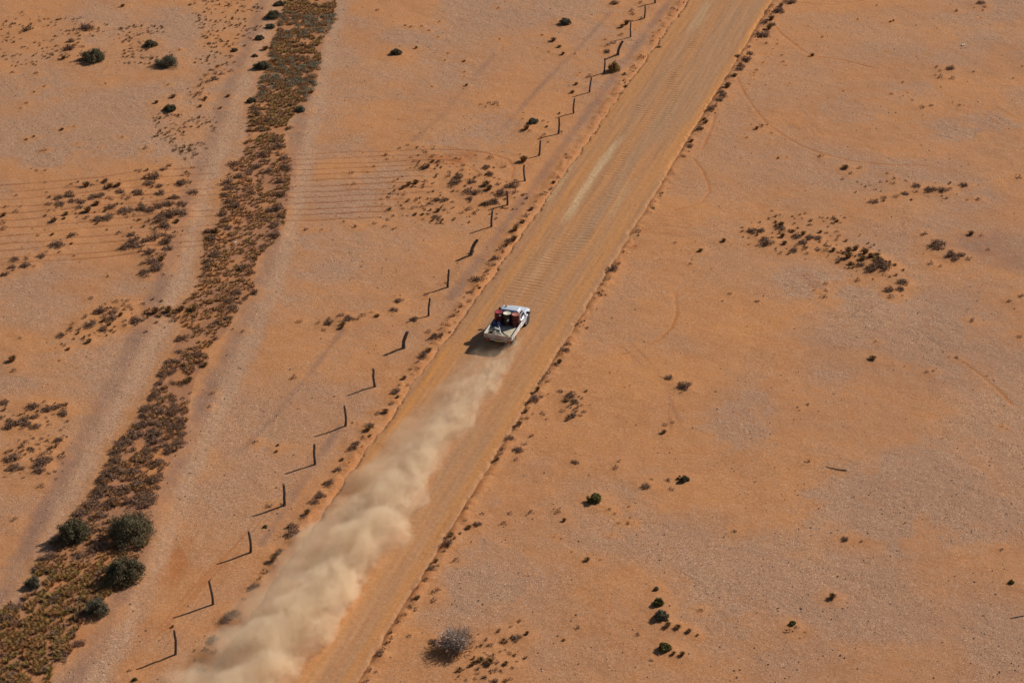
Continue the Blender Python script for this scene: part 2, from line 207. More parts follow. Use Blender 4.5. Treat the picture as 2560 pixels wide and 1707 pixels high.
7: """1205,30,40,S 1075,30,45,B 915,280,25,S 865,370,35,S 858,452,28,S 975,402,35,S 945,477,55,S 880,497,55,B 1122,470,45,S 1160,400,40,S 1310,397,50,S 1488,385,50,S 1533,445,45,B 1840,372,30,S 1880,397,25,S 1910,462,25,S 1968,463,35,S 2012,455,12,S 1975,352,25,S 757,550,60,B 738,607,70,S 795,718,50,S 655,728,50,B 630,775,60,S 590,850,40,S 535,910,25,S 640,938,45,S 670,918,40,S 530,980,60,B 645,990,50,S 475,1035,50,S 420,1100,30,S 405,1140,40,S 350,1215,35,B 350,1255,30,S 275,1355,60,S 200,1475,45,S 243,1483,30,S 180,1545,45,S 475,1233,35,S 345,1383,15,S 1690,717,55,B 1778,717,22,S 1220,1135,40,S 1085,1205,50,S 1165,1175,30,S 1210,1250,75,S 1278,1222,45,B 1635,1180,45,S 1530,1265,30,B 1608,50,55,S 640,1280,65,S 1000,1265,40,S 1020,1310,45,S 1020,1420,80,B 960,1410,60,B 910,1435,50,B 1133,1428,55,B 1185,1453,35,S 1210,1412,20,S 1095,1345,25,S 1150,1345,15,S 840,1470,35,S 995,1525,35,S 1050,1550,60,S 2090,212,65,S 2130,165,25,S 2240,172,45,S 2265,232,40,S 2240,1175,60,B 2310,1185,60,B 2040,1228,40,S 2130,1405,30,S 2280,1365,40,B 1848,1228,15,S 1905,45,35,S 1890,88,45,S 1585,660,20,S 1515,570,20,S 1465,560,15,S 1860,543,15,S 900,595,20,S""",
8: """887,47,38,S 380,520,35,S 1130,573,55,S 1245,590,32,S 2197,642,32,S 1040,968,70,B 733,1205,45,S 800,1185,35,S 137,1063,40,S 60,1210,50,B 120,1235,28,B 15,1370,55,B 855,1215,20,S 820,1255,18,S"""}
# larger shrubs, each described by hand: tile, x, y, width, kind, label
BIG = [
(0,635,385,165,'G',"big dark dome-shaped shrub on the open plain, largest of the far left shrubs"),
(0,1145,420,160,'W',"grey twiggy round shrub standing between the big dome-shaped shrub and the scrub strip"),
(0,1030,300,90,'G',"dark shrub at the edge of the brown scrub patch, above the grey twiggy shrub"),
(0,1165,745,95,'G',"lone dark green shrub on bare ground below the pair of large far shrubs"),
(0,1790,450,110,'G',"round dark shrub on the far pale track, nearest of the four beside the scrub strip"),
(0,1720,690,65,'G',"small dark shrub touching the scrub strip edge below the round track-side shrub"),
(0,1910,28,70,'G',"dark shrub at the top edge of the picture beside the scrub strip"),
(0,1870,103,110,'G',"large dark round shrub second from the top edge beside the scrub strip"),
(0,1850,180,70,'W',"grey-green loose shrub just below the large dark round one beside the scrub strip"),
(0,1775,262,65,'G',"small dark shrub in the middle of the far pale track"),
(0,1603,345,45,'G',"small dark bush left of the far pale track, opposite the round dark shrub"),
(0,1743,385,40,'G',"tiny dark bush directly above the round dark shrub on the far track"),
(0,2055,750,70,'W',"olive shrub on the outer right edge of the upper scrub strip"),
(1,385,358,80,'G',"lone dark green shrub alone on orange ground between scrub strip and fence"),
(1,1320,832,75,'W',"grey-green round bush ringed by small tussocks just left of the wire fence"),
(1,1870,478,92,'W',"loose yellow-green bush growing against a fence post near the far end of the fence"),
(1,1540,152,90,'W',"low silvery bush on the far plain beside the faint track, left of the fence"),
(6,495,545,205,'G',"tall olive shrub with a long black shadow at the left edge of the near scrub"),
(6,890,530,295,'G',"widest dark green shrub at the right edge of the near scrub strip"),
(6,850,805,245,'G',"dark round shrub with heavy shadow below the widest one at the near scrub strip"),
(6,660,1060,155,'W',"grey-green round shrub alone on gravel, nearest of the large shrubs by the scrub strip"),
(6,225,880,105,'W',"small brown-green shrub with a black shadow on the left edge of the near grass"),
(7,1740,300,100,'V',"bright green round shrub alone right of the road, with a black shadow"),
(7,800,1325,245,'K',"big dead grey bush of bare twigs right of the road in the near corner"),
(7,2345,165,75,'G',"dark flat bush at the end of a short row of tufts on the right plain"),
(7,2163,918,42,'G',"smallest and uppermost of the green bushes lined up on the near right plain"),
(7,2180,1015,85,'V',"spreading green bush just above the grey-green round one on the near right plain"),
(7,2195,1110,105,'W',"grey-green round bush, largest of the four lined up on the near right plain"),
(7,2220,1320,90,'V',"green bush with black shadow, nearest of the four lined up on the right plain"),
(8,770,1155,52,'V',"flat green bush beside two dark tufts on the near right plain"),
(8,2265,870,45,'V',"small flat green bush by the right edge of the picture"),
(6,1815,490,30,'V',"tiny green bush between fence and left road edge, level with the thick dust"),
(6,920,1537,35,'V',"tiny green bush at the bottom of the picture below the nearest fence post"),
]
POSTS = [(6,1200,1362,1190,1195),(6,1455,1020,1428,858),(6,1715,670,1700,527),(6,1945,345,1940,203),(6,2155,62,2150,-78),
(4,38,1355,30,1215),(4,238,1088,230,965),(4,435,822,465,707),(4,605,600,615,478),(4,735,405,745,282),(4,895,185,942,78),
(1,1035,1555,1042,1443),(1,1145,1405,1142,1310),(1,1265,1240,1258,1130),(1,1362,1065,1370,962),(1,1495,915,1497,802),(1,1597,775,1605,672),
(1,1707,632,1720,530),(1,1805,507,1812,405),(1,1900,380,1935,283),(1,1987,258,1988,158),(1,2080,132,2085,45),(1,2155,25,2158,-70)]
STRIP_L = [(0,2080,-900),(0,2030,-500),(0,1960,-120),(0,1950,0),(0,1900,200),(0,1860,330),(0,1850,420),(0,1790,540),(0,1730,720),(0,1690,900),(0,1670,1060),(0,1590,1130),(0,1520,1300),(0,1490,1540),
(3,1400,20),(3,1400,160),(3,1380,300),(3,1340,400),(3,1300,480),(3,1190,535),(3,1000,565),(3,960,610),(3,1170,615),(3,1240,680),(3,1200,800),(3,1130,920),(3,1060,1050),(3,1030,1150),(3,950,1260),(3,880,1400),(3,770,1500),
(6,760,0),(6,690,150),(6,580,340),(6,500,420),(6,400,560),(6,260,680),(6,250,800),(6,120,980),(6,30,1060),(6,-60,1110),(6,-300,1500),(6,-300,1800),(6,-650,2200)]
STRIP_R = [(0,2440,-900),(0,2400,-500),(0,2320,-120),(0,2300,0),(0,2290,150),(0,2200,280),(0,2190,450),(0,2150,600),(0,2080,720),(0,1970,830),(0,1930,960),(0,1990,1080),(0,1980,1250),(0,1960,1450),
(3,1940,0),(3,1880,100),(3,1760,200),(3,1740,330),(3,1740,430),(3,1640,540),(3,1590,640),(3,1520,740),(3,1430,820),(3,1420,930),(3,1340,1000),(3,1310,1130),(3,1280,1230),(3,1280,1400),(3,1260,1500),
(6,1180,0),(6,1100,170),(6,1060,330),(6,1040,480),(6,1000,640),(6,960,740),(6,880,900),(6,720,980),(6,600,1100),(6,520,1220),(6,500,1350),(6,380,1430),(6,350,1559),(6,250,1800),(6,0,2200)]
# ------------------------------------------------------------------ plants: positions first (the soil around them depends on them)
KH = {'S': .33, 'B': .45, 'G': .45, 'W': .45, 'V': .5, 'K': .55}
def plant_at(t, x, y, wpx, k, f=1.02):
    X, Y = tg(t, x, y); wm = wpx*f/2.735/pxm(X, Y)
    X, Y = tg(t, x, y) if k == 'K' else gnd(*tl(t, x, y), wm*KH[k]*.38)
    return dict(X=X, Y=Y, w=max(wm, .1), k=k, t=t)
PL = []
for t, s in DATA.items():
    for e in s.split():
        a, b, c, k = e.split(','); PL.append(plant_at(t, float(a), float(b), float(c), k))
BIGP = []
for t, x, y, wp, k, lab in BIG:
    p = plant_at(t, x, y, wp, k, 1.18 if t == 6 or k == 'K' else 1.08); p['label'] = lab; BIGP.append(p)
strip_poly = np.array([tg(*p) for p in STRIP_L]+[tg(*p) for p in STRIP_R[::-1]])
def inpoly(P, X, Y):
    X = np.asarray(X, float); Y = np.asarray(Y, float); ins = np.zeros(X.shape, bool); n = len(P)
    for i in range(n):
        x1, y1 = P[i]; x2, y2 = P[(i+1) % n]
        if y1 == y2: continue
        c = ((y1 > Y) != (y2 > Y)) & (X < (x2-x1)*(Y-y1)/(y2-y1)+x1); ins ^= c
    return ins

# ------------------------------------------------------------------ ground: one sheet to the horizon, dense where the photo looks
GX0, GX1, GY0, GY1, GS = -57.0, 57.0, 87.0, 208.0, 0.11
def axis(a, b, s):
    core = np.arange(a, b+s/2, s); out = np.array([.5, 1.5, 4, 10, 25, 60, 150, 400, 1000, 2500, 6000.0])
    return np.concatenate([(a-out)[::-1], core, core[-1]+out]), len(core)
ax, nxc = axis(GX0, GX1, GS); ay, nyc = axis(GY0, GY1, GS); OFF = 11
GXX, GYY = np.meshgrid(ax, ay); NY, NX = GXX.shape
mgrey = np.zeros((NY, NX)); mpale = np.zeros((NY, NX)); mdark = np.zeros((NY, NX)); mred = np.zeros((NY, NX)); HZ = np.zeros((NY, NX))
def win(x0, x1, y0, y1):
    i0 = int(np.clip((x0-GX0)/GS, 0, nxc-1))+OFF; i1 = int(np.clip((x1-GX0)/GS+2, 1, nxc))+OFF
    j0 = int(np.clip((y0-GY0)/GS, 0, nyc-1))+OFF; j1 = int(np.clip((y1-GY0)/GS+2, 1, nyc))+OFF
    return slice(j0, j1), slice(i0, i1)
def disc(ch, X, Y, rx, ry, val, soft=.5, op='add', edge=0.0):
    w_ = win(X-rx*1.5, X+rx*1.5, Y-ry*1.5, Y+ry*1.5); gx, gy = GXX[w_], GYY[w_]
    if gx.size == 0: return
    d = np.sqrt(((gx-X)/rx)**2+((gy-Y)/ry)**2)
    if edge: d = d+(fbm(gx*.9, gy*.9, 31, 3)-.5)*edge
    k = 1-sstep(1-soft, 1+soft*.6, d)
    ch[w_] = ch[w_]+k*val if op == 'add' else np.maximum(ch[w_], k*val) if op == 'max' else ch[w_]*(1-k*val)
def line(ch, pts, hw, val, soft=.6, op='max', edge=0.0, shift=0.0, var=0.0):
    for (xa, ya), (xb, yb) in zip(pts[:-1], pts[1:]):
        xa += shift; xb += shift; m = hw*2+.6
        w_ = win(min(xa, xb)-m, max(xa, xb)+m, min(ya, yb)-m, max(ya, yb)+m); gx, gy = GXX[w_], GYY[w_]
        if gx.size == 0: continue
        dx, dy = xb-xa, yb-ya; L = dx*dx+dy*dy+1e-9
        s = np.clip(((gx-xa)*dx+(gy-ya)*dy)/L, 0, 1); d = np.hypot(gx-xa-s*dx, gy-ya-s*dy)/hw
        if edge: d = d+(fbm(gx*.8, gy*.8, 47, 3)-.5)*edge
        k = (1-sstep(1-soft, 1+soft*.5, d))*val
        if var: k = k*(1-var+var*2*fbm(gx*.35, gy*.35, 53, 2))
        if op == 'max': ch[w_] = np.maximum(ch[w_], k)
        elif op == 'cut': ch[w_] = ch[w_]*(1-np.clip(k, 0, 1))
        else: ch[w_] = np.minimum(ch[w_], -k)
U, V = uv(GXX, GYY)
nA = fbm(GXX/17, GYY/17, 3, 4); nB = fbm(GXX/5, GYY/5, 11, 4)
mgrey[:] = sstep(.40, .60, nA*.55+nB*.45)*.66+.10
mgrey += sstep(-4, -26, U)*.16*sstep(.35, .6, nB)                      # the far left is more gravelly
mgrey += sstep(9, 24, U)*.10+sstep(4, 14, U)*sstep(10, -30, V)*.06      # so is the near right
mgrey -= .30*sstep(14, 2, U)*sstep(-30, -8, V)*(U > -1)*sstep(.3, .55, nB)   # orange sand along the road's right side
mgrey -= .18*(1-sstep(.5, 3.5, np.abs(U+11.8)))                         # and along the fence
mgrey[:] = np.clip(mgrey, 0, 1)
mdark += (.08+.14*sstep(6, 26, U))*sstep(.38, .62, fbm(GXX/8, GYY/8, 17, 4))*(U > 0)+.10*sstep(-6, -26, U)*sstep(.4, .6, fbm(GXX/7, GYY/7, 19, 4))
for x, y, rx, ry, v in [(2190,300,60,40,.5),(2290,280,50,28,.5),(1850,650,70,34,.45),(1990,700,60,45,.5),(1700,965,90,60,.45),(1837,651,50,40,.4),(1976,691,60,34,.4),(2133,742,60,44,.4),
        (1982,1155,120,80,.5),(2160,1138,120,90,.45),(403,67,60,56,.5),(370,340,90,34,.5),(94,366,60,30,.4),(1117,1330,100,130,.3),(1620,1400,90,80,.3),(1720,850,60,50,.3),(2060,560,150,60,.35),
        (1960,255,80,40,.3),(1150,300,60,60,.35),(760,560,70,90,.25),(640,330,50,60,.25)]:
    X, Y = dg(x, y); p = pxm(X, Y)*2352/2560
    disc(mgrey, X, Y, rx/p, ry/p/.47, v*1.5, .45, 'add', 1.3)
for x, y, rx, ry, v in [(1696,743,130,130,.75),(1500,900,120,120,.5),(1200,130,150,90,.5),(1320,520,60,60,.4),(1860,560,170,60,.7),(2050,460,150,45,.6),(2170,600,90,50,.55),(1240,1130,70,110,.3),(2090,60,100,50,.4),
        (960,640,140,80,.55),(830,760,120,90,.5),(1090,430,110,60,.6),(60,80,140,70,.7),(310,100,70,70,.6),(520,60,80,80,.5),(230,470,150,70,.5),(250,740,130,60,.6),(70,950,110,60,.75),(60,1080,110,80,.75),(430,310,80,60,.6),
        (300,500,160,120,.35),(60,1250,100,120,.4),(500,1450,110,120,.5),(860,560,90,60,.3),(1560,1120,90,50,.5),(1120,1510,110,50,.6),(2240,170,80,60,.3)]:
    X, Y = dg(x, y); p = pxm(X, Y)*2352/2560
    disc(mgrey, X, Y, rx/p, ry/p/.47, v, .8, 'cut', .7)
# the two gravel tracks either side of the scrub strip
TA = [dg(*p) for p in [(-60,1500),(60,1330),(150,1140),(255,940),(362,740),(412,610),(462,430),(515,300),(556,180),(600,70),(640,-60)]]
TB = [dg(*p) for p in [(150,1640),(255,1480),(345,1290),(412,1120),(480,960),(545,820),(605,690),(640,600),(668,470),(695,350),(728,200),(762,60),(790,-60)]]
for T, k in ((TA, 1.25), (TB, 1.2)):
    line(mgrey, T, k*1.25, .9, .8, 'max', .7)
    line(mpale, T, k*.55, .45, .8, 'max', .8, shift=.45, var=.6)
    line(mdark, T, k*.55, .55, .8, 'max', .9, shift=-.85, var=.7)
    line(HZ, T, k, -.05, .9, 'max')
for pts in ([(1400,30),(1330,110),(1250,190),(1160,290)], [(780,980),(700,1100),(600,1250)]):
    line(mdark, [dg(*p) for p in pts], .3, .55, .9, 'max', .9, var=.6)
line(mdark, [tg(1, *p) for p in [(1060,370),(870,580),(700,790),(500,960)]], .35, .4, .9, 'max', .9, var=.6)
line(mdark, [tg(3, *p) for p in [(2340,700),(2130,980),(1900,1260),(1650,1520)]], .25, .55, .9, 'max', 1.0, var=.7)
line(mdark, [xy(-9.9, v) for v in (4, 20, 40, 75)], .45, .6, .9, 'max', 1.0, var=.7)
# rip lines across the left plain
rr = random.Random(5)
for i in range(12):
    y0 = 462+i*18.5+rr.uniform(-3, 3); pts = []
    for j in range(9):
        x = -40+j*72; pts.append(gnd(x, y0-.075*x-.00004*x*x+rr.uniform(-2.5, 2.5)))
    line(mred, pts, .11, .72, .7, 'max', .9, var=1.0); line(HZ, pts, .12, .045, .8, 'min'); line(mdark, pts, .10, .30, .7, 'max', 1.1, var=1.0)
for i, y0 in enumerate([1062, 1100, 1136, 1168, 1204, 1242, 1282, 1322, 1358, 1400, 1442, 1480, 1516]):
    e = [1000, 860, 760, 760, 640, 560, 560, 620, 560, 420, 420, 360, 260][i]; pts = []
    for j in range(9):
        x = -420+j*(e+420)/8; pts.append(tg(1, x, y0-.05*(x+420)*.8+max(0, x-560)**2*.0002*(i < 3)+rr.uniform(-5, 5)))
    line(mred, pts, .11, .68, .7, 'max', .9, var=1.0); line(HZ, pts, .12, .045, .8, 'min'); line(mdark, pts, .10, .30, .7, 'max', 1.1, var=1.0)
for t, pts in [(2, [(385,530),(440,640),(500,735),(590,840),(700,925),(830,1000),(980,1055),(1150,1100),(1400,1130),(1700,1140)]),
               (2, [(640,170),(690,225),(740,270),(830,345),(900,385),(1100,410),(1350,470)]),
               (2, [(90,1085),(150,1160),(195,1260),(200,1310),(150,1380),(50,1420),(-40,1440)]), (2, [(800,20),(1050,35),(1280,0)]),
               (4, [(2290,440),(2305,580),(2270,680),(2190,760),(2020,840),(1900,870)]), (5, [(1950,930),(2060,1010),(2180,1110),(2270,1200)]),
               (2, [(243,780),(215,880),(150,1025)]), (1, [(700,1005),(870,1030),(1000,1045),(1120,1085)]), (1, [(640,1085),(800,1110),(900,1150),(960,1200)]), (1, [(1040,1050),(1150,1095),(1190,1150),(1170,1220)])]:
    P = [tg(t, *p) for p in pts]; n = len(P)
    line(mred, P, .11, .55, .7, 'max', .8, var=.9); line(HZ, P, .12, .03, .8, 'min'); line(mgrey, P, .2, .6, .6, 'cut')
for t, pts in [(2, [(830,830),(900,890),(960,960)]), (2, [(900,840),(960,900),(1000,990)]), (2, [(790,850),(860,930),(900,990)]), (2, [(2060,770),(2240,890)]), (2, [(2100,760),(2260,850)]), (2, [(2040,800),(2200,920)]),
               (2, [(380,660),(600,720),(850,740)]), (2, [(370,700),(600,760),(820,790)]), (2, [(2100,1420),(2300,1500)]), (2, [(2060,1450),(2300,1530)]), (2, [(1120,1490),(1300,1560)]), (5, [(830,310),(930,420)]), (5, [(860,300),(960,400)]),
               (6, [(1500,720),(1300,930),(1080,1190)]), (6, [(1540,740),(1330,960),(1120,1200)]), (6, [(1700,520),(1500,740),(1300,980),(1050,1260)])]:
    line(mred, [tg(t, *p) for p in pts], .1, .5, .8, 'max', .6, var=.8)
for t, x, y, rx, ry, v in [(6,1215,720,70,130,.8),(6,1110,820,60,60,.6),(6,1280,620,60,60,.5),(4,2010,130,45,25,.9),(4,2070,20,40,25,.5),(1,740,1090,230,45,.7),(1,880,1060,90,35,.8),(3,1170,1400,60,130,.8),(0,1640,1440,100,110,.8),(6,1000,1190,90,60,.3),(6,560,1250,60,60,.4)]:
    X, Y = tg(t, x, y); p = pxm(X, Y)*2.735; disc(mred, X, Y, rx/p, ry/p/.47, v, .7, 'max', 1.0)
X, Y = tg(5, 2100, 130); disc(mdark, X, Y, 3.2, 3.0, .8, .9, 'max', .5); X, Y = tg(5, 2320, 225); disc(mdark, X, Y, 3.0, 2.2, .7, .9, 'max', .5)
ins = inpoly(strip_poly, GXX, GYY)                                       # bare red soil under the scrub
mgrey[ins] *= .25; mred[ins] = np.maximum(mred[ins], .35); mdark[ins] = np.maximum(mdark[ins], .55*sstep(.30, .58, fbm(GXX*.9, GYY*.7, 27, 3))[ins])
# faint wheel scuffs on the gravelly places
rq = random.Random(21)
for x, y, n, L, a0 in [(2190,300,6,70,.5),(2290,275,6,80,.6),(1850,650,6,60,.9),(1990,700,7,70,-.8),(1700,960,5,90,.9),(1840,280,7,60,1.1),(1960,255,5,60,.7),(2133,742,6,60,1.3),(1560,520,7,90,.2),(1600,450,6,80,.35),(1720,250,6,120,.15),(1330,560,4,60,.5),(2060,500,6,110,1.4),(2250,480,6,110,.45),(1960,590,6,90,.8),(1480,820,5,90,1.2),(1150,300,6,60,-.5),(640,330,5,60,1.1),(1980,1155,6,90,.6),(1560,960,5,110,1.3)]:
    for i in range(n):
        a = a0+rq.uniform(-.12, .12); cx, cy = x+rq.uniform(-30, 30), y+(i-n/2)*9+rq.uniform(-4, 4); l = L*rq.uniform(.4, 1); b = rq.uniform(-.25, .25)
        P = [dg(cx+l*(t-.5)*math.cos(a+b*t), cy+l*(t-.5)*math.sin(a+b*t)*.6) for t in (0, .25, .5, .75, 1)]
        line(mred if i % 2 else mdark, P, .10, rq.uniform(.25, .5), .8, 'max', .9, var=.8)
# relief
HZ += (fbm(GXX/6, GYY/6, 61, 4)-.5)*.16*(np.abs(U) < 200)+(fbm(GXX*1.1, GYY*1.1, 71, 3)-.5)*.05+(vnoise(GXX*4.0, GYY*4.0, 77)-.5)*.02*(.4+mgrey)
for p in PL+BIGP:
    r = p['w']*.75+.18
    disc(HZ, p['X'], p['Y'], r*1.3, r*1.3, min(.07, .07*p['w']), .9)
    disc(mgrey, p['X'], p['Y'], r*1.7, r*1.7, .75, .9, 'cut')
lump = fbm(GXX*1.3, GYY*1.3, 83, 3)
roadm = sstep(ROAD_L-.15, ROAD_L+.35, U)*(1-sstep(ROAD_R-.35, ROAD_R+.15, U))
berm = np.exp(-((U-ROAD_L+.45)/.38)**2)*.10*sstep(.3, .65, lump)+np.exp(-((U-ROAD_R-.30)/.32)**2)*.09*sstep(.3, .65, lump)
inner = np.zeros((NY, NX), bool); inner[OFF:-OFF, OFF:-OFF] = True
HZ = np.where(inner, HZ*(1-roadm)*(1-.6*np.exp(-((U-ROAD_L)/.8)**2))+berm-.13*roadm, 0.0)
mred = np.maximum(mred, .5*(np.exp(-((U-ROAD_L+.30)/.4)**2)+np.exp(-((U-ROAD_R-.15)/.4)**2))*sstep(.35, .6, lump)*inner)
mgrey *= 1-.8*np.exp(-((U-ROAD_L+.3)/.6)**2)-.8*np.exp(-((U-ROAD_R-.2)/.6)**2)
def zg(X, Y):
    i = int(np.clip((X-GX0)/GS, 0, nxc-1))+OFF; j = int(np.clip((Y-GY0)/GS, 0, nyc-1))+OFF; return float(HZ[j, i])

def soil_material():
    t = NT('desert_soil'); p = t.pos()
    at = t.n('ShaderNodeAttribute', attribute_name='soil'); sep = t.n('ShaderNodeSeparateColor'); t.put(sep.inputs[0], at.outputs['Color'])
    grey, pale, dark = sep.outputs[0], sep.outputs[1], sep.outputs[2]; red = at.outputs['Alpha']
    n1 = t.noise(p, .9, 5, .6); n2 = t.noise(p, 5.0, 4, .65); n3 = t.noise(p, 17.0, 2, .6); n4 = t.noise(p, .16, 4, .55)
    g = t.m_('ADD', grey, t.m_('MULTIPLY', t.m_('SUBTRACT', n1, .5), .75)); g = t.m_('ADD', g, t.m_('MULTIPLY', t.m_('SUBTRACT', n2, .5), .8), clamp=True)
    sand = t.mix(t.ramp(n4, .38, .62), (.518, .228, .088), (.452, .202, .084))
    sand = t.mix(t.ramp(n1, .35, .7), sand, (.515, .236, .098))
    grav = t.mix(t.ramp(n3, .32, .68), (.285, .157, .096), (.505, .306, .194))
    col = t.mix(t.m_('MULTIPLY', g, .85), sand, grav)
    col = t.mix(t.m_('MULTIPLY', red, t.ramp(n2, .25, .6, .35, 1.0)), col, (.400, .140, .042))
    col = t.mix(t.m_('MULTIPLY', pale, t.ramp(n2, .3, .65, .25, 1.0)), col, (.525, .325, .205))
    col = t.mix(t.m_('MULTIPLY', dark, t.ramp(n2, .3, .62, .3, 1.0)), col, (.230, .132, .098))
    vo = t.n('ShaderNodeTexVoronoi'); t.put(vo.inputs['Vector'], p); vo.inputs['Scale'].default_value = 7.5
    sp = t.n('ShaderNodeSeparateColor'); t.put(sp.inputs[0], vo.outputs['Color'])
    peb = t.ramp(vo.outputs['Distance'], .20, .34, 1.0, 0.0)
    amt = t.m_('ADD', t.m_('MULTIPLY', g, .75), .22)
    lightp = t.m_('MULTIPLY', t.m_('MULTIPLY', peb, t.ramp(sp.outputs[0], .80, .84)), amt)
    darkp = t.m_('MULTIPLY', t.m_('MULTIPLY', peb, t.ramp(sp.outputs[1], .78, .82)), amt)
    col = t.mix(lightp, col, (.62, .46, .35)); col = t.mix(darkp, col, (.165, .090, .068))
    f = t.m_('ADD', t.ramp(n2, .25, .75, -.22, .22, False), t.ramp(n3, .22, .78, -.26, .26, False)); f = t.m_('ADD', f, 1.0)
    cb = t.n('ShaderNodeCombineColor'); [t.put(cb.inputs[i], f) for i in range(3)]
    col = t.mix(1.0, col, cb.outputs[0], 'MULTIPLY')
    t.bump(t.m_('ADD', t.m_('ADD', n2, t.m_('MULTIPLY', n3, .5)), t.m_('MULTIPLY', t.m_('MULTIPLY', peb, g), .35)), .55, .05)
    return t.fin(col, .95, 0, .15)
SOIL = soil_material()
idx = np.arange(NY*NX).reshape(NY, NX)
quads = np.stack([idx[:-1, :-1], idx[:-1, 1:], idx[1:, 1:], idx[1:, :-1]], -1).reshape(-1, 4)
me = np_mesh('ground', np.stack([GXX, GYY, HZ], -1).reshape(-1, 3), quads, [SOIL], smooth=True)
ca = me.color_attributes.new('soil', 'FLOAT_COLOR', 'POINT')
ca.data.foreach_set('color', np.clip(np.stack([mgrey, mpale, mdark, mred], -1), 0, 1).astype(np.float32).ravel())
tag(link('ground', me), kind='structure')

# ------------------------------------------------------------------ the graded dirt road: its own sheet in its own frame (x across, y along)
ru = np.arange(ROAD_L-.75, ROAD_R+.76, .085)
rv = np.concatenate([[-3000, -900, -300, -120, -80], np.arange(-52, 80, .052), [100, 150, 300, 900, 3000.0]])
RU, RVV = np.meshgrid(ru, rv)
eL = ROAD_L+(fbm(RVV*.25, RVV*0+3, 91, 4)-.5)*.5+(fbm(RVV*1.3, RVV*0+5, 92, 3)-.5)*.5; eR = ROAD_R+(fbm(RVV*.25, RVV*0+9, 95, 4)-.5)*.4+(fbm(RVV*1.3, RVV*0+7, 96, 3)-.5)*.45
inr = sstep(-.30, .28, RU-eL)*sstep(-.30, .28, eR-RU)
cu = (RU-(ROAD_L+ROAD_R)/2)/4
rz = .03+.05*(1-cu**2)
rz += (fbm(RU*1.6, RVV*.12, 101, 4)-.5)*.07+(fbm(RU*5, RVV*.3, 103, 3)-.5)*.03+(vnoise(RU*4, RVV*4, 105)-.5)*.012
act = np.maximum.reduce([sstep(2.0, 4.5, RVV)*sstep(22, 18, RVV), .75*sstep(21, 24, RVV)*sstep(36, 33, RVV), sstep(34, 37, RVV)*sstep(64, 58, RVV), .25*sstep(-60, -20, RVV)*sstep(2, -4, RVV)])
mid = RVV > 28
lane_c = np.where(RVV < 21, -4.5, np.where(RVV < 35, -4.3, -4.6)); lane_w = np.where(RVV < 21, 1.75, np.where(RVV < 35, 1.0, 1.55))
lane = 1-sstep(.65, 1.1, np.abs(RU-lane_c+(fbm(RVV*.7, RU*.3, 111, 3)-.5)*1.6)/lane_w)
ph = RVV/.50+(fbm(RU*.35, RVV*.30, 121, 3)-.5)*2.4+.05*RU
corr = lane*act*(.15+1.25*sstep(.32, .62, fbm(RU*.55, RVV*.28, 131, 3)))*(1-.65*np.exp(-((RU+5.55+.1*np.sin(RVV*.13))/.22)**2)-.65*np.exp(-((RU+3.95+.1*np.sin(RVV*.13))/.22)**2))
rz += corr*.0135*np.sin(2*math.pi*ph)
rz = rz*inr-.22*(1-inr)
mp = np.zeros_like(RU); mo = np.zeros_like(RU); mg = np.zeros_like(RU)
def rline(ch, pts, hw, val, noise=.8):
    """a streak along the road, given in road coordinates"""
    pv = [p[1] for p in pts]; c = np.interp(RVV, pv, [p[0] for p in pts]); k = (1-sstep(.3, 1.2, np.abs(RU-c)/hw+(fbm(RU*1.5, RVV*.35, 141, 3)-.5)*noise))
    k *= sstep(pv[0]-2.5, pv[0]+1.5, RVV)*sstep(pv[-1]+2.5, pv[-1]-1.5, RVV)
    np.maximum(ch, k*val, out=ch)
def dr(x, y): return uv(*dg(x, y))
rline(mp, [dr(1302,500), dr(1310,490), dr(1345,430), dr(1385,372), dr(1418,328)], .40, .62); rline(mp, [dr(1225,650), dr(1262,585)], .5, .15)
rline(mp, [dr(1255,470), dr(1330,360)], .3, .35); rline(mp, [dr(1400,500), dr(1440,430)], .35, .3); rline(mp, [dr(1590,70), dr(1625,10)], .5, .3)
for u, a, b, v, h in [(-6.9,-10,30,.65,.5),(-6.6,20,40,.6,.35),(-7.7,-20,-3,.8,.45),(-1.3,-12,40,.55,.45),(-1.9,5,34,.5,.25),(-2.9,-60,-26,.95,.55),(-0.75,30,75,.6,.35),(-7.9,30,75,.5,.4),(-2.3,-30,0,.35,.4),(-5.4,8,20,.3,.3),(-7.3,44,75,.4,.4),(-4.75,-5,60,.3,.22),(-1.05,-50,0,.55,.4),(-3.0,0,34,.35,.3)]:
    rline(mo, [(u, a), (u+.1, b)], h, v)
for u, a, b, v, h in [(-3.6,14,45,.8,.55),(-2.6,-45,-12,.6,.7),(-3.0,36,70,.6,.8),(-1.4,-50,-5,.4,.4),(-6.0,40,75,.4,.5),(-1.7,40,75,.5,.5),(-5.55,-10,75,.45,.28),(-3.95,-10,75,.45,.28),(-2.2,-48,20,.35,.25),(-6.5,-10,40,.3,.3)]:
    rline(mg, [(u, a), (u, b)], h, v)
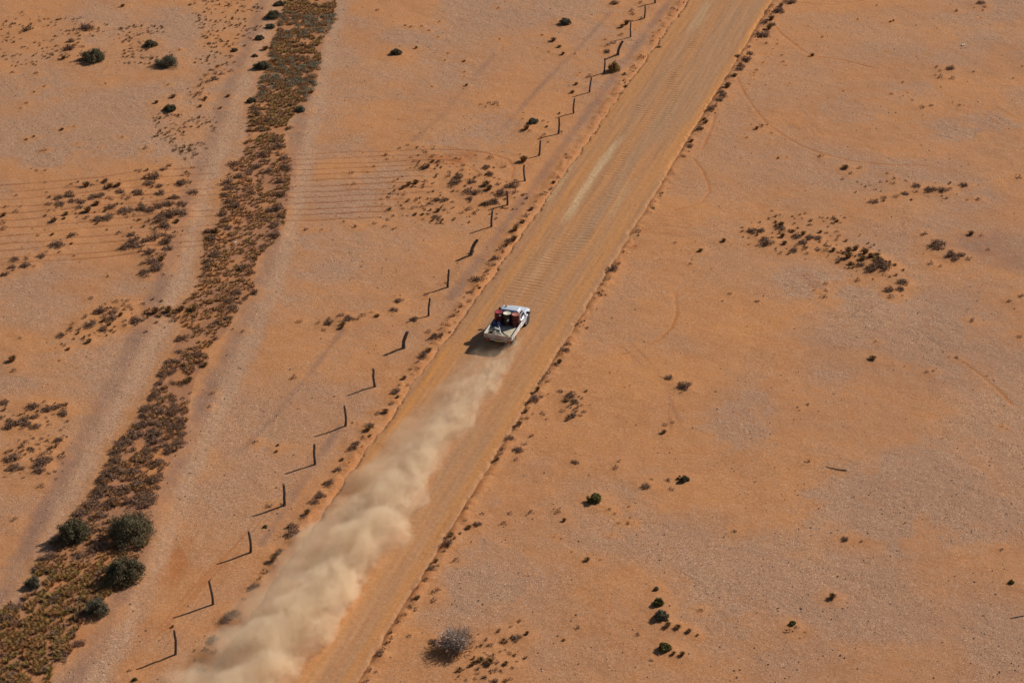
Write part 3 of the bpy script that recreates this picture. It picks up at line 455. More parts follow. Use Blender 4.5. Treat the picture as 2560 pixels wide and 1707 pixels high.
def road_material():
    t = NT('road_dirt'); p = t.obj()
    at = t.n('ShaderNodeAttribute', attribute_name='soil'); sep = t.n('ShaderNodeSeparateColor'); t.put(sep.inputs[0], at.outputs['Color'])
    s1 = t.noise(t.scale(p, (1.1, .035, 1)), 1.0, 5, .6); s2 = t.noise(t.scale(p, (5.0, .10, 1)), 1.0, 4, .6); n2 = t.noise(p, 4.0, 4, .6); n3 = t.noise(p, 16.0, 2, .6); n1 = t.noise(p, .5, 4)
    col = t.mix(t.ramp(s1, .35, .65), (.462, .220, .096), (.420, .212, .104))
    col = t.mix(t.ramp(s2, .42, .72, 0, .5), col, (.335, .190, .096))
    col = t.mix(t.ramp(t.m_('ADD', s2, t.m_('MULTIPLY', n1, .3)), .45, .30, 0, .5), col, (.520, .220, .070))
    col = t.mix(t.m_('MULTIPLY', sep.outputs[1], t.ramp(s2, .25, .6, .45, 1)), col, (.560, .240, .070))
    col = t.mix(t.m_('MULTIPLY', sep.outputs[2], t.ramp(n2, .25, .6, .4, .9)), col, (.375, .225, .128))
    col = t.mix(t.m_('MULTIPLY', sep.outputs[0], t.ramp(n2, .25, .6, .5, 1)), col, (.600, .420, .240))
    f = t.m_('ADD', t.ramp(n2, .25, .75, -.13, .13, False), t.ramp(n3, .25, .75, -.17, .17, False)); f = t.m_('ADD', f, 1.0)
    cb = t.n('ShaderNodeCombineColor'); [t.put(cb.inputs[i], f) for i in range(3)]
    col = t.mix(1.0, col, cb.outputs[0], 'MULTIPLY')
    t.bump(t.m_('ADD', t.m_('ADD', n2, t.m_('MULTIPLY', n3, .4)), s2), .4, .04)
    return t.fin(col, .95, 0, .15)
ROADM = road_material()
ny, nx = RU.shape; idx = np.arange(ny*nx).reshape(ny, nx)
quads = np.stack([idx[:-1, :-1], idx[:-1, 1:], idx[1:, 1:], idx[1:, :-1]], -1).reshape(-1, 4)
me = np_mesh('road', np.stack([RU, RVV, rz], -1).reshape(-1, 3), quads, [ROADM], smooth=True)
ca = me.color_attributes.new('soil', 'FLOAT_COLOR', 'POINT')
ca.data.foreach_set('color', np.clip(np.stack([mp, mo, mg, mp*0], -1), 0, 1).astype(np.float32).ravel())
ro = tag(link('road', me), kind='structure'); ro.location = (*RO, 0); ro.rotation_euler = (0, 0, -HD)
# ------------------------------------------------------------------ plant meshes (triangles only, one metre wide, standing on z = 0)
def leaf_tris(C, L, W, rs, up=.3):
    n = len(C); d = rs.normal(size=(n, 3)); d[:, 2] = np.abs(d[:, 2])*up+d[:, 2]*(1-up); d /= np.linalg.norm(d, axis=1)[:, None]
    q = rs.normal(size=(n, 3)); q -= (q*d).sum(1)[:, None]*d; q /= np.linalg.norm(q, axis=1)[:, None]
    L = np.broadcast_to(L, n)[:, None]; W = np.broadcast_to(W, n)[:, None]
    P = np.stack([C-d*L*.5, C+q*W*.5, C+d*L*.5, C-q*W*.5], 1).reshape(-1, 3)
    b = np.arange(n)*4; return P, np.concatenate([np.stack([b, b+1, b+2], 1), np.stack([b, b+2, b+3], 1)])
def twig_tris(A, B, r0, r1):
    n = len(A); d = B-A; d = d/(np.linalg.norm(d, axis=1)[:, None]+1e-9); q = np.cross(d, np.array([.31, .73, .6])); q /= np.linalg.norm(q, axis=1)[:, None]+1e-9; s = np.cross(d, q)
    r0 = np.broadcast_to(r0, n)[:, None]; r1 = np.broadcast_to(r1, n)[:, None]; P = []
    for k in range(3):
        a = 2*math.pi*k/3; o = q*math.cos(a)+s*math.sin(a); P += [A+o*r0, B+o*r1]
    P = np.stack(P, 1).reshape(-1, 3); b = np.arange(n)*6; F = []
    for k in range(3):
        i, j = 2*k, 2*((k+1) % 3); F += [np.stack([b+i, b+j, b+j+1], 1), np.stack([b+i, b+j+1, b+i+1], 1)]
    return P, np.concatenate(F)
def join(parts):
    V = []; F = []; o = 0
    for P, T in parts: V.append(P); F.append(T+o); o += len(P)
    return np.concatenate(V), np.concatenate(F)
def clumps(n, h, rs, shell=.55):
    a = rs.rand(n)*2*math.pi; c = rs.rand(n); r = (shell+(1-shell)*rs.rand(n))
    ph = np.arccos(1-c*.97); lob = 1+.16*np.sin(a*3+rs.rand()*6)+.1*np.sin(a*5+rs.rand()*6)
    return np.stack([np.cos(a)*np.sin(ph)*.42*r*lob, np.sin(a)*np.sin(ph)*.42*r*lob, .06+np.cos(ph)*(h-.14)*r*(.85+.3*rs.rand(n))], 1)
def bush(n_leaf, n_cl, h, leaf, seed, cr=.13, shell=.55, twigs=True, tw=.006, asp=.5, inner=.2):
    """returns (foliage, stems)"""
    rs = np.random.RandomState(seed); C = clumps(n_cl, h, rs, shell)
    k = rs.randint(0, n_cl, n_leaf); g = rs.normal(size=(n_leaf, 3)); g /= np.linalg.norm(g, axis=1)[:, None]
    P = C[k]+g*(cr*(.35+.65*rs.rand(n_leaf))*(.7+.6*rs.rand(n_cl))[k])[:, None]
    ni = int(n_leaf*inner); P[:ni] = C[k[:ni]]*rs.rand(ni, 1)**.5+rs.normal(size=(ni, 3))*.04
    P[:, 2] = np.maximum(P[:, 2], .015+.02*rs.rand(n_leaf))
    fol = leaf_tris(P, leaf*(.7+.6*rs.rand(n_leaf)), leaf*asp*(.7+.6*rs.rand(n_leaf)), rs)
    base = np.stack([rs.normal(size=n_cl)*.025, rs.normal(size=n_cl)*.025, np.full(n_cl, -.05)], 1)
    mid = base*.5+C*.45+rs.normal(size=C.shape)*.02
    st = join([twig_tris(base, mid, tw*2, tw*1.4), twig_tris(mid, C, tw*1.4, tw*.6)])
    return fol, st
def tuft(nb, h, seed, spread=.5, wd=.03):
    rs = np.random.RandomState(seed); a = rs.rand(nb)*2*math.pi; r0 = rs.rand(nb)*.16; L = h*(.6+.5*rs.rand(nb)); sp = spread*(.25+.75*rs.rand(nb)**.7)
    ca, sa = np.cos(a), np.sin(a); z = np.zeros(nb)
    A = np.stack([ca*r0, sa*r0, z-.03], 1); M = np.stack([ca*(r0+sp*.38), sa*(r0+sp*.38), L*.72], 1); T = np.stack([ca*sp, sa*sp, L*(1-.35*sp/spread*rs.rand(nb))], 1)
    o = np.stack([-sa, ca, z], 1)*wd*(.6+.8*rs.rand(nb))[:, None]
    P = np.stack([A-o*.6, A+o*.6, M+o*.5, M-o*.5, T], 1).reshape(-1, 3); b = np.arange(nb)*5
    return P, np.concatenate([np.stack([b, b+1, b+2], 1), np.stack([b, b+2, b+3], 1), np.stack([b+3, b+2, b+4], 1)])
def dead_bush(seed):
    rs = np.random.RandomState(seed); A, B, r0, r1 = [], [], [], []
    def grow(p, d, L, r, lv):
        n = 3
        for i in range(n):
            d2 = d+rs.normal(size=3)*.22; d2[2] += .05; d2 /= np.linalg.norm(d2); q = p+d2*L/n
            A.append(p); B.append(q); r0.append(r*(1-i*.22)); r1.append(r*(1-(i+1)*.22)); p, d = q, d2
            if lv < 3:
                for _ in range(3 if lv == 1 else 2):
                    e = d+rs.normal(size=3)*.62; e /= np.linalg.norm(e); e[2] = abs(e[2])*.9+.03; grow(p, e, L*.58, r*.55, lv+1)
    for k in range(24):
        a = k*2.4+rs.rand()*.5; el = rs.uniform(.25, 1.25); grow(np.array([rs.normal()*.03, rs.normal()*.03, 0.]), np.array([math.cos(a)*math.cos(el), math.sin(a)*math.cos(el), math.sin(el)]), .36, .015, 1)
    return twig_tris(np.array(A), np.array(B), np.array(r0), np.array(r1))
def leaf_material(name, a, b, rough=.85, scale=5.0, transl=.12):
    t = NT(name); oi = t.n('ShaderNodeObjectInfo'); p = t.pos(); n1 = t.noise(p, scale, 3, .6)
    f = t.m_('ADD', t.ramp(n1, .3, .7, 0, .7), t.m_('MULTIPLY', oi.outputs['Random'], .45), clamp=True)
    col = t.mix(f, a, b); t.fin(col, rough, 0, .2)
    tr = t.n('ShaderNodeBsdfTranslucent'); t.put(tr.inputs['Color'], col); mx = t.n('ShaderNodeMixShader'); mx.inputs[0].default_value = transl
    t.t.links.new(t.p.outputs[0], mx.inputs[1]); t.t.links.new(tr.outputs[0], mx.inputs[2]); t.t.links.new(mx.outputs[0], t.out.inputs[0])
    return t.m
M_SALT = leaf_material('saltbush_leaf', (.240, .130, .078), (.325, .205, .135))
M_TUSS = leaf_material('dry_grass', (.170, .078, .026), (.290, .160, .062))
M_EVER = leaf_material('dark_green_leaf', (.125, .102, .054), (.210, .178, .102), scale=3.0)
M_GREY = leaf_material('grey_green_leaf', (.140, .126, .078), (.210, .188, .126), scale=3.0)
M_BRIGHT = leaf_material('bright_green_leaf', (.115, .112, .032), (.210, .190, .058), scale=3.0)
M_GOLD = leaf_material('golden_grass', (.300, .125, .045), (.460, .240, .092), scale=.5)
M_OLIVE = leaf_material('olive_grass', (.230, .130, .036), (.380, .245, .074), scale=.6)
M_SAGE = leaf_material('sage_leaf', (.235, .220, .140), (.340, .315, .225), scale=.7)
M_RUST = leaf_material('rusty_leaf', (.220, .108, .060), (.310, .190, .120), scale=.8)
M_TWIG = simple('grey_twig', (.150, .115, .090), .9, var=.25, scale=9)
M_DEAD = simple('dead_twig', (.47, .375, .31), .9, var=.25, scale=4)
def two_mat(name, fol, st, mf, ms):
    V, F = join([fol, st]); return np_mesh(name, V, F, [mf, ms], np.concatenate([np.zeros(len(fol[1]), int), np.ones(len(st[1]), int)]))
SALT = [two_mat('saltbush', *bush(620, 18+i % 5, .27+.04*(i % 3), .078, 100+i, cr=.15), M_SALT, M_TWIG) for i in range(9)]
TUSS = [np_mesh('dry_tussock', *tuft(190, .40+.05*(i % 3), 200+i, spread=.52, wd=.040), [M_TUSS]) for i in range(6)]

rnd = random.Random(11)
def place(o, p, s=1.0, sq=1.0):
    o.location = (p['X'], p['Y'], zg(p['X'], p['Y'])-.015); k = p['w']*s
    o.rotation_euler = (0, 0, rnd.uniform(0, 6.28)); o.scale = (k*rnd.uniform(.9, 1.15), k*rnd.uniform(.9, 1.15), k*rnd.uniform(.85, 1.12)*sq)
# big shrubs: foliage and stems under one thing
seed = 300
for p in BIGP:
    seed += 1; k = p['k']; nm = {'G': 'evergreen_shrub', 'W': 'grey_shrub', 'V': 'green_shrub', 'K': 'dead_bush'}[k]
    r = empty(nm, (p['X'], p['Y'], zg(p['X'], p['Y'])-.02), rnd.uniform(0, 6.28)); tag(r, p['label'], 'shrub')
    s = p['w']; r.scale = (s, s*rnd.uniform(.92, 1.08), s*rnd.uniform(.92, 1.05))
    if k == 'K':
        fol = leaf_tris(np.random.RandomState(4).normal(size=(260, 3))*np.array([.26, .26, .16])+np.array([0, 0, .2]), .05, .012, np.random.RandomState(5))
        link('branches', np_mesh('branches', *dead_bush(17), [M_DEAD]), r)
        rs_ = np.random.RandomState(6); aa = rs_.rand(420)*6.28; rr_ = .44*np.sqrt(rs_.rand(420)); link('dry_leaves', np_mesh('dry_leaves', *leaf_tris(np.stack([np.cos(aa)*rr_, np.sin(aa)*rr_, .03+rs_.rand(420)*.22], 1), .05, .03, rs_), [M_TUSS]), r)
    else:
        nl = int(min(9000, max(900, 4300*s))); lf = .082/max(s, .55)**.8*(.8 if k == 'W' else 1)
        hh = {0: .40, 1: .42, 6: .62}.get(p['t'], .52) if 'fence post near' not in p['label'] else .75
        fol, st = bush(nl, int(26+14*s), hh, lf, seed, cr=.125, shell=.7, tw=.008/max(s, .6), asp=.55)
        link('foliage', np_mesh('foliage', *fol, [{'G': M_EVER, 'W': M_GREY, 'V': M_BRIGHT}[k] if 'yellow' not in p['label'] else M_OLIVE]), r)
        link('stem', np_mesh('stem', *st, [M_TWIG]), r)
# saltbush and tussocks: the largest 300 of each stand alone, the small rest is one ground cover
S_all = sorted([p for p in PL if p['k'] == 'S'], key=lambda p: -p['w']*pxm(p['X'], p['Y'])); B_all = sorted([p for p in PL if p['k'] == 'B'], key=lambda p: -p['w']*pxm(p['X'], p['Y']))
IND = []; rest = S_all[296:]+B_all[296:]
for i, p in enumerate(S_all[:296]):
    o = link('saltbush_shrub', SALT[i % len(SALT)]); place(o, p, 1.28, .95); p['o'] = o; IND.append(p)
for i, p in enumerate(B_all[:296]):
    o = link('dry_tussock', TUSS[i % len(TUSS)]); place(o, p, 1.0); p['o'] = o; IND.append(p)

# merged low growth nobody could count
class Merge:
    def __init__(s): s.V = []; s.F = []; s.M = []; s.n = 0
    def add(s, base, X, Y, k, mat, zs=1.0):
        P, F = base; a = rnd.uniform(0, 6.28); c, d = math.cos(a), math.sin(a); q = P*np.array([k, k, k*zs])
        s.V.append(np.stack([q[:, 0]*c-q[:, 1]*d+X, q[:, 0]*d+q[:, 1]*c+Y, q[:, 2]+zg(X, Y)-.01], 1)); s.F.append(F+s.n); s.M.append(np.full(len(F), mat)); s.n += len(P)
    def build(s, name, mats): return link(name, np_mesh(name, np.concatenate(s.V), np.concatenate(s.F), mats, np.concatenate(s.M)))
LOWS = [bush(90, 9, .42, .13, 500+i, cr=.16)[0] for i in range(6)]; LOWT = [tuft(30, .42, 520+i, spread=.6, wd=.07) for i in range(6)]; TALL = [tuft(36, .50, 540+i, spread=.62, wd=.07) for i in range(6)]
gc = Merge()
for p in rest: gc.add(LOWS[rnd.randrange(6)] if p['k'] == 'S' else LOWT[rnd.randrange(6)], p['X'], p['Y'], p['w']*1.25, 0 if p['k'] == 'S' else 1)
PATCH = [([(0,35),(250,45),(255,125),(110,160),(0,150)], 230), ([(268,58),(372,58),(400,140),(285,155)], 170), ([(430,0),(610,0),(600,60),(560,115),(470,110)], 260), ([(455,110),(540,130),(455,255),(420,225)], 100), ([(335,262),(505,268),(470,352),(430,372),(355,315)], 190),
         ([(95,430),(250,400),(390,375),(450,400),(440,520),(390,640),(330,640),(270,590),(200,520),(100,500)], 170), ([(870,480),(950,335),(1100,355),(1215,450),(1180,520),(1050,515),(870,530)], 170), ([(1690,520),(1800,485),(1930,490),(2080,615),(2060,640),(1960,630),(1700,560)], 130), ([(180,705),(400,675),(430,735),(250,800),(125,800)], 80), ([(0,920),(160,920),(150,1100),(0,1100)], 90), ([(1085,1440),(1215,1500),(1190,1568),(1040,1568)], 50), ([(1290,890),(1350,900),(1350,960),(1290,970)], 25), ([(1900,400),(2250,415),(2200,470),(1980,470)], 50)]
def in_d(poly):
    P = np.array([dg(*q) for q in poly]); (x0, y0), (x1, y1) = P.min(0), P.max(0)
    for _ in range(400):
        X, Y = rnd.uniform(x0, x1), rnd.uniform(y0, y1)
        if inpoly(P, X, Y): return X, Y
    return P.mean(0)
for poly, n in PATCH:
    for _ in range(n):
        X, Y = in_d(poly)
        if vnoise(np.array(X*.5), np.array(Y*.5), 9) < .3: continue
        gc.add(*((LOWS[rnd.randrange(6)], X, Y, rnd.uniform(.18, .42), 0) if rnd.random() < .6 else (LOWT[rnd.randrange(6)], X, Y, rnd.uniform(.2, .45), 1)))
for _ in range(420):                                                     # along the two road edges
    v = rnd.uniform(-45, 75); left = rnd.random() < .5; u = (ROAD_L-.45 if left else ROAD_R+.4)+rnd.gauss(0, .22)
    if vnoise(np.array(v*.3), np.array(3.0 if left else 8.0), 9) < .42: continue
    gc.add(LOWT[rnd.randrange(6)] if rnd.random() < .55 else LOWS[rnd.randrange(6)], *xy(u, v), rnd.uniform(.14, .34), rnd.randrange(2))
for _ in range(330):                                                     # stray sprigs on the plain
    X, Y = rnd.uniform(-52, 52), rnd.uniform(90, 203); u, v = uv(X, Y)
    if ROAD_L-.6 < u < ROAD_R+.6: continue
    gc.add(LOWS[rnd.randrange(6)] if rnd.random() < .6 else LOWT[rnd.randrange(6)], X, Y, rnd.uniform(.08, .2), rnd.randrange(2))
tag(gc.build('ground_cover', [M_SALT, M_TUSS]), 'small dry sprigs and low tufts strewn over the orange plain', 'ground cover', kind='stuff')
sc = Merge(); (x0, y0), (x1, y1) = strip_poly.min(0), strip_poly.max(0); n = 0
y_top, y_bot = dg(0, 330)[1], dg(0, 1300)[1]
while n < 11500:
    X, Y = rnd.uniform(x0, x1), rnd.uniform(y0, y1)
    if not inpoly(strip_poly, X, Y): continue
    d = .35*float(vnoise(np.array(X*.55), np.array(Y*.4), 21))+.65*float(vnoise(np.array(X*1.6), np.array(Y*1.1), 25)); lush = Y > y_top or Y < y_bot
    midz = dg(0, 830)[1] > Y > dg(0, 1240)[1]
    n += 1
    if d < (.32 if lush else .50 if dg(0, 700)[1] > Y > dg(0, 960)[1] else .36): continue
    q = rnd.random()
    if Y < y_bot: sc.add(TALL[rnd.randrange(6)], X, Y, rnd.uniform(.32, .58), 1 if q < .38 else 0 if q < .88 else 3)
    elif Y > y_top:
        sage = float(vnoise(np.array(X*.25+7), np.array(Y*.16), 33)) > .62 and Y > dg(0, 240)[1]
        sc.add(*((LOWS[rnd.randrange(6)], X, Y, rnd.uniform(.45, .8), 2 if q < .5 else 0) if sage else (LOWT[rnd.randrange(6)], X, Y, rnd.uniform(.32, .58), 1 if q < .35 else 0 if q < .85 else 3)))
    elif midz: sc.add(LOWS[rnd.randrange(6)] if q < .7 else LOWT[rnd.randrange(6)], X, Y, rnd.uniform(.3, .62), 3 if q < .7 else 0)
    else: sc.add(LOWT[rnd.randrange(6)] if q < .66 else LOWS[rnd.randrange(6)], X, Y, rnd.uniform(.24, .46), 0 if q < .55 else 1 if q < .66 else 3)
tag(sc.build('scrub', [M_GOLD, M_OLIVE, M_SAGE, M_RUST]), 'dense low scrub and golden grass filling the strip between the two gravel tracks', 'scrub', kind='stuff')
# loose stones: light and dark, thickest on the near right
ns = 26000; rs = np.random.RandomState(77); SX = rs.uniform(-54, 54, ns); SY = 90+115*rs.rand(ns)**1.35; SU, SV = uv(SX, SY)
ii = np.clip(((SX-GX0)/GS).astype(int), 0, nxc-1)+OFF; jj = np.clip(((SY-GY0)/GS).astype(int), 0, nyc-1)+OFF
keep = ((SU < ROAD_L-.3) | (SU > ROAD_R+.2)) & (rs.rand(ns) < .18+.75*mgrey[jj, ii]+.25*(SU > 8)*(SV < 0))
SX, SY, ii, jj = SX[keep], SY[keep], ii[keep], jj[keep]; ns = len(SX)
oc = np.array([[1, 0, 0], [-1, 0, 0], [0, 1, 0], [0, -1, 0], [0, 0, 1], [0, 0, -1]], float); of = np.array([[0, 2, 4], [2, 1, 4], [1, 3, 4], [3, 0, 4], [2, 0, 5], [1, 2, 5], [3, 1, 5], [0, 3, 5]])
rad = .016+.055*rs.rand(ns)**3.5
Vs = oc[None]*rad[:, None, None]*rs.uniform(.6, 1.3, (ns, 6, 3))*np.array([1, 1, .7]); Vs += np.stack([SX, SY, HZ[jj, ii]+rad*.25], 1)[:, None]
Fs = of[None]+(np.arange(ns)*6)[:, None, None]
st = link('gravel', np_mesh('gravel', Vs.reshape(-1, 3), Fs.reshape(-1, 3), [simple('pale_stone', (.52, .40, .31), .9, var=.2), simple('dark_stone', (.105, .068, .058), .8, var=.3), simple('rust_stone', (.27, .13, .075), .9, var=.2)], np.repeat(rs.choice(3, ns, p=[.34, .38, .28]), 8)))
tag(st, 'loose pale and dark stones scattered across the plain', 'gravel', kind='stuff')
# ------------------------------------------------------------------ post and wire fence
M_POST = simple('weathered_wood', (.105, .078, .064), .9, var=.35, scale=5, dirt=(.20, .145, .11), dirt_amt=.6)
M_WIRE = simple('fence_wire', (.16, .13, .11), .6, .7)
bases = []
for t, bx, by, tx, ty in POSTS:
    X, Y = tg(t, bx, by); px, py = tl(t, tx, ty); dY = math.cos(PITCH)-(py-853.5)/FPX*math.sin(PITCH); dZ = -math.sin(PITCH)-(py-853.5)/FPX*math.cos(PITCH)
    k = Y/dY; bases.append((X, Y, (px-1280)/FPX*k-X, CAM_H+k*dZ))
b0, b1, bn, bm_ = bases[0], bases[1], bases[-1], bases[-3]
ext0 = [(b0[0]-(b1[0]-b0[0])*k, b0[1]-(b1[1]-b0[1])*k, .03, 1.5) for k in (6, 5, 4, 3, 2, 1)]
ext1 = [(bn[0]+(bn[0]-bm_[0])/2*k, bn[1]+(bn[1]-bm_[1])/2*k, .02, 1.45) for k in (1, 2, 3, 4, 5, 6)]
bases = ext0+bases+ext1
fence = empty('wire_fence', (bases[0][0], bases[0][1], 0)); tag(fence, 'crooked timber post and wire fence running along the left side of the dirt road', 'fence')
rp = random.Random(3); FX, FY = fence.location[:2]
for i, (X, Y, dx, h) in enumerate(bases):
    h = max(1.15, min(1.8, h)); ben = rp.uniform(-.06, .06); r0 = rp.uniform(.072, .092)
    if abs(dx) > .25: ben = -.12*np.sign(dx); r0 = .13
    path = [(dx*f+ben*math.sin(math.pi*max(0, f))+rp.uniform(-.012, .012), rp.uniform(-.02, .02)+.04*math.sin(math.pi*max(0, f))*rp.uniform(-1, 1), h*f) for f in (-.18, 0, .2, .4, .6, .8, .95, 1.0)]
    m = MB().tube(path, [r0*1.08, r0*1.1, r0, r0*.93, r0*.95, r0*.9, r0*.85, r0*.62], 9)
    if i == 7: m.tube([(dx*.93, 0, h*.93), (dx+.1, .02, h*1.06)], [.035, .02], 6)
    if i == 12 or i == 9: m.tube([(dx*.95, 0, h*.95), (dx-.09, .02, h*1.05)], [.04, .025], 6)
    o = m.build('post', M_POST, fence, loc=(X-FX, Y-FY, zg(X, Y)))
    if abs(dx) > .25: o['label'] = 'thick post leaning and bent towards the road'
    bases[i] = (X, Y, dx, h)
for f in (.35, .6, .86):
    P = []
    for i, (X, Y, dx, h) in enumerate(bases):
        P.append((X+dx*f+.08-FX, Y-FY, h*f+zg(X, Y)))
        if i+1 < len(bases):
            q = bases[i+1]; P.append(((X+dx*f+q[0]+q[2]*f)/2+.08-FX, (Y+q[1])/2-FY, (h+q[3])/2*f-.03))
    MB().tube(P, .003, 4).build('wire', M_WIRE, fence)

# ------------------------------------------------------------------ the ute on the road
TH = R(17.6); TX, TY = -.525-.11*math.cos(TH), 130.323+.11*math.sin(TH)
ute = empty('flatbed_ute', (TX, TY, .075), -TH); tag(ute, 'silver single-cab flatbed ute driving away up the dirt road, loaded with drums', 'ute')
M_PAINT = simple('silver_paint', (.64, .70, .80), .34, .22, var=.04, scale=3, dirt=(.50, .38, .28), dirt_amt=.10)
M_ALU = simple('tray_alloy', (.74, .72, .67), .5, .15, var=.06, scale=4, dirt=(.55, .44, .34), dirt_amt=.35)
M_TG = simple('dusty_tailgate', (.62, .55, .48), .55, .2, var=.1, scale=4, dirt=(.42, .27, .17), dirt_amt=.6)
M_BED = simple('tray_deck', (.56, .48, .33), .75, .05, var=.14, scale=7, dirt=(.42, .30, .18), dirt_amt=.6)
M_BLACK = simple('black_plastic', (.018, .017, .018), .5, var=.2); M_GLASS = simple('dark_glass', (.012, .014, .017), .06, var=.1)
M_RUB = simple('tyre_rubber', (.035, .030, .027), .85, var=.2, dirt=(.22, .14, .08), dirt_amt=.5); M_RIM = simple('alloy_rim', (.62, .61, .60), .3, .8, var=.06)
M_UNDER = simple('chassis_black', (.022, .019, .017), .8, dirt=(.14, .08, .05), dirt_amt=.5)
M_TAIL = simple('tail_light_lens', (.42, .11, .035), .25); M_PLATE = simple('number_plate_face', (.60, .47, .12), .5); M_AMBER = simple('amber_lens', (.85, .24, .02), .25); M_LAMP = simple('headlight_lens', (.7, .72, .75), .1)
body = MB()
rings = []
for y, hw, zs, zc, zb in [(1.40,.835,1.01,1.05,.42),(1.46,.85,1.02,1.06,.40),(2.3,.86,1.02,1.07,.40),(2.6,.865,1.03,1.10,.40),(3.1,.865,1.0,1.07,.42),(3.42,.85,.96,1.02,.42),(3.62,.81,.91,.97,.45),(3.74,.73,.84,.89,.50),(3.78,.60,.78,.81,.56)]:
    half = [(0,zb),(hw*.88,zb),(hw*.985,zb+.06),(hw,.66),(hw*.995,zs-.16),(hw*.965,zs-.05),(hw*.88,zs+.005),(hw*.62,zs+(zc-zs)*.62),(hw*.3,zc-.008),(0,zc)]
    rings.append([(x, y, z) for x, z in half]+[(-x, y, z) for x, z in half[-2:0:-1]])
body.loft(rings)
def rrect(y0, y1, hw, z, r):
    P = []
    for cx, cy, a0 in ((hw-r, y1-r, 0), (-hw+r, y1-r, 90), (-hw+r, y0+r, 180), (hw-r, y0+r, 270)):
        for k in range(6): a = R(a0+18*k); P.append((cx+r*math.cos(a), cy+r*math.sin(a), z))
    return P
GH = [(1.00,1.42,2.72,.80,.12),(1.35,1.43,2.44,.74,.13),(1.60,1.432,2.17,.67,.11),(1.705,1.44,2.12,.635,.10),(1.732,1.46,2.09,.605,.09),(1.745,1.51,2.03,.54,.08)]
body.loft([rrect(y0, y1, hw, z, r) for z, y0, y1, hw, r in GH])
bo = body.build('cab_body', M_PAINT, ute)
def gh(z, k): return float(np.interp(z, [g[0] for g in GH], [g[k] for g in GH]))
def panel(name, pts, nrm, mat, par, th=.012, lift=.004):
    n = Vector(nrm).normalized(); a = [tuple(Vector(p)+n*lift) for p in pts]; b = [tuple(Vector(p)-n*th) for p in pts]
    return MB().loft([b, a]).build(name, mat, par, smooth=False)
for s in (1, -1):
    pts = [(s*gh(z, 3), y, z) for y, z in ((1.60,1.10),(2.42,1.10),(2.30,1.30),(2.10,1.53),(1.64,1.55))]
    panel('side_window', pts, (s*1, 0, .22), M_GLASS, ute, .02, .010)
panel('rear_window', [(x, gh(z, 1), z) for x, z in ((-.58,1.14),(.58,1.14),(.52,1.50),(-.52,1.50))], (0, -1, .1), M_GLASS, ute, .02, .010)
panel('windscreen', [(x, gh(z, 2), z) for x, z in ((-.66,1.10),(.66,1.10),(.60,1.34),(.50,1.56),(-.50,1.56),(-.60,1.34))], (0, .6, .8), M_GLASS, ute, .03, .014)
hd = [[(x*sc_, y, z+.004-.045*(x/.72)**2) for x in (-.70,-.45,-.2,0,.2,.45,.70)]+[(x*sc_, y, z-.05-.045*(x/.72)**2) for x in (.70,.45,.2,0,-.2,-.45,-.70)] for y, z, sc_ in ((2.74,1.105,1.0),(2.95,1.095,1.0),(3.2,1.065,.99),(3.42,1.026,.97),(3.58,.985,.93))]
MB().loft(hd).build('hood', M_PAINT, ute)
for s in (1, -1):
    dr_ = panel('door', [(s*.868, y, z) for y, z in ((1.56,.50),(2.50,.50),(2.58,.95),(1.54,.95))], (s, 0, 0), M_PAINT, ute, .02, .006)
    MB().box(s*.885-.012, s*.885+.012, 1.66, 1.82, .86, .89, .006).build('handle', M_BLACK, dr_)
    mr = MB().tube([(s*.80, 2.50, 1.06), (s*.92, 2.55, 1.10)], .025, 8); mr.box(s*1.0-.12, s*1.0+.12, 2.50, 2.64, 1.02, 1.22, .05)
    mr.build('mirror', M_BLACK, ute)
    MB().box(s*.66-.14, s*.66+.14, 3.60, 3.72, .72, .86, .03).build('headlight', M_LAMP, ute)
    fl = MB(); ar = [(s*.872, 2.92+.45*math.cos(R(a)), .36+.45*math.sin(R(a))) for a in range(-12, 193, 12)]; fl.tube(ar, .035, 8); fl.build('fender_flare', M_PAINT, ute)
    MB().lathe([(.0, s*.70), (.43, s*.70), (.43, s*.874), (.0, s*.874)], 28, 'X', (0, 2.92, .36)).build('wheel_arch', M_UNDER, ute)
MB().box(-.80, .80, 3.66, 3.86, .42, .62, .05).build('front_bumper', M_BLACK, ute)
bc = MB().lathe([(.0, 0), (.062, 0), (.062, .045), (.0, .045)], 18).build('beacon', M_BLACK, ute, loc=(-.34, 1.86, 1.735))
MB().lathe([(.0, .045), (.055, .045), (.055, .12), (.045, .15), (.02, .163), (.0, .165)], 18).build('beacon_lens', M_AMBER, bc)
MB().tube([(-.78, 2.78, 1.02), (-.80, 2.74, 1.5), (-.82, 2.62, 2.15)], [.008, .006, .004], 6).build('aerial', M_BLACK, ute)
sn = MB().tube([(.80, 2.86, .98), (.83, 2.72, 1.08), (.78, 2.52, 1.36), (.72, 2.38, 1.62)], .03, 8)
# chassis
ch = MB()
for s in (1, -1): ch.box(s*.42-.05, s*.42+.05, -1.0, 3.4, .50, .66)
ch.box(-.62, .62, -.07, .07, .30, .44); ch.box(-.62, .62, 2.85, 2.99, .30, .44); ch.box(-.75, .75, -.7, 1.2, .60, .78); ch.box(-.55, .55, 1.4, 3.3, .32, .45)
ch.build('chassis', M_UNDER, ute)
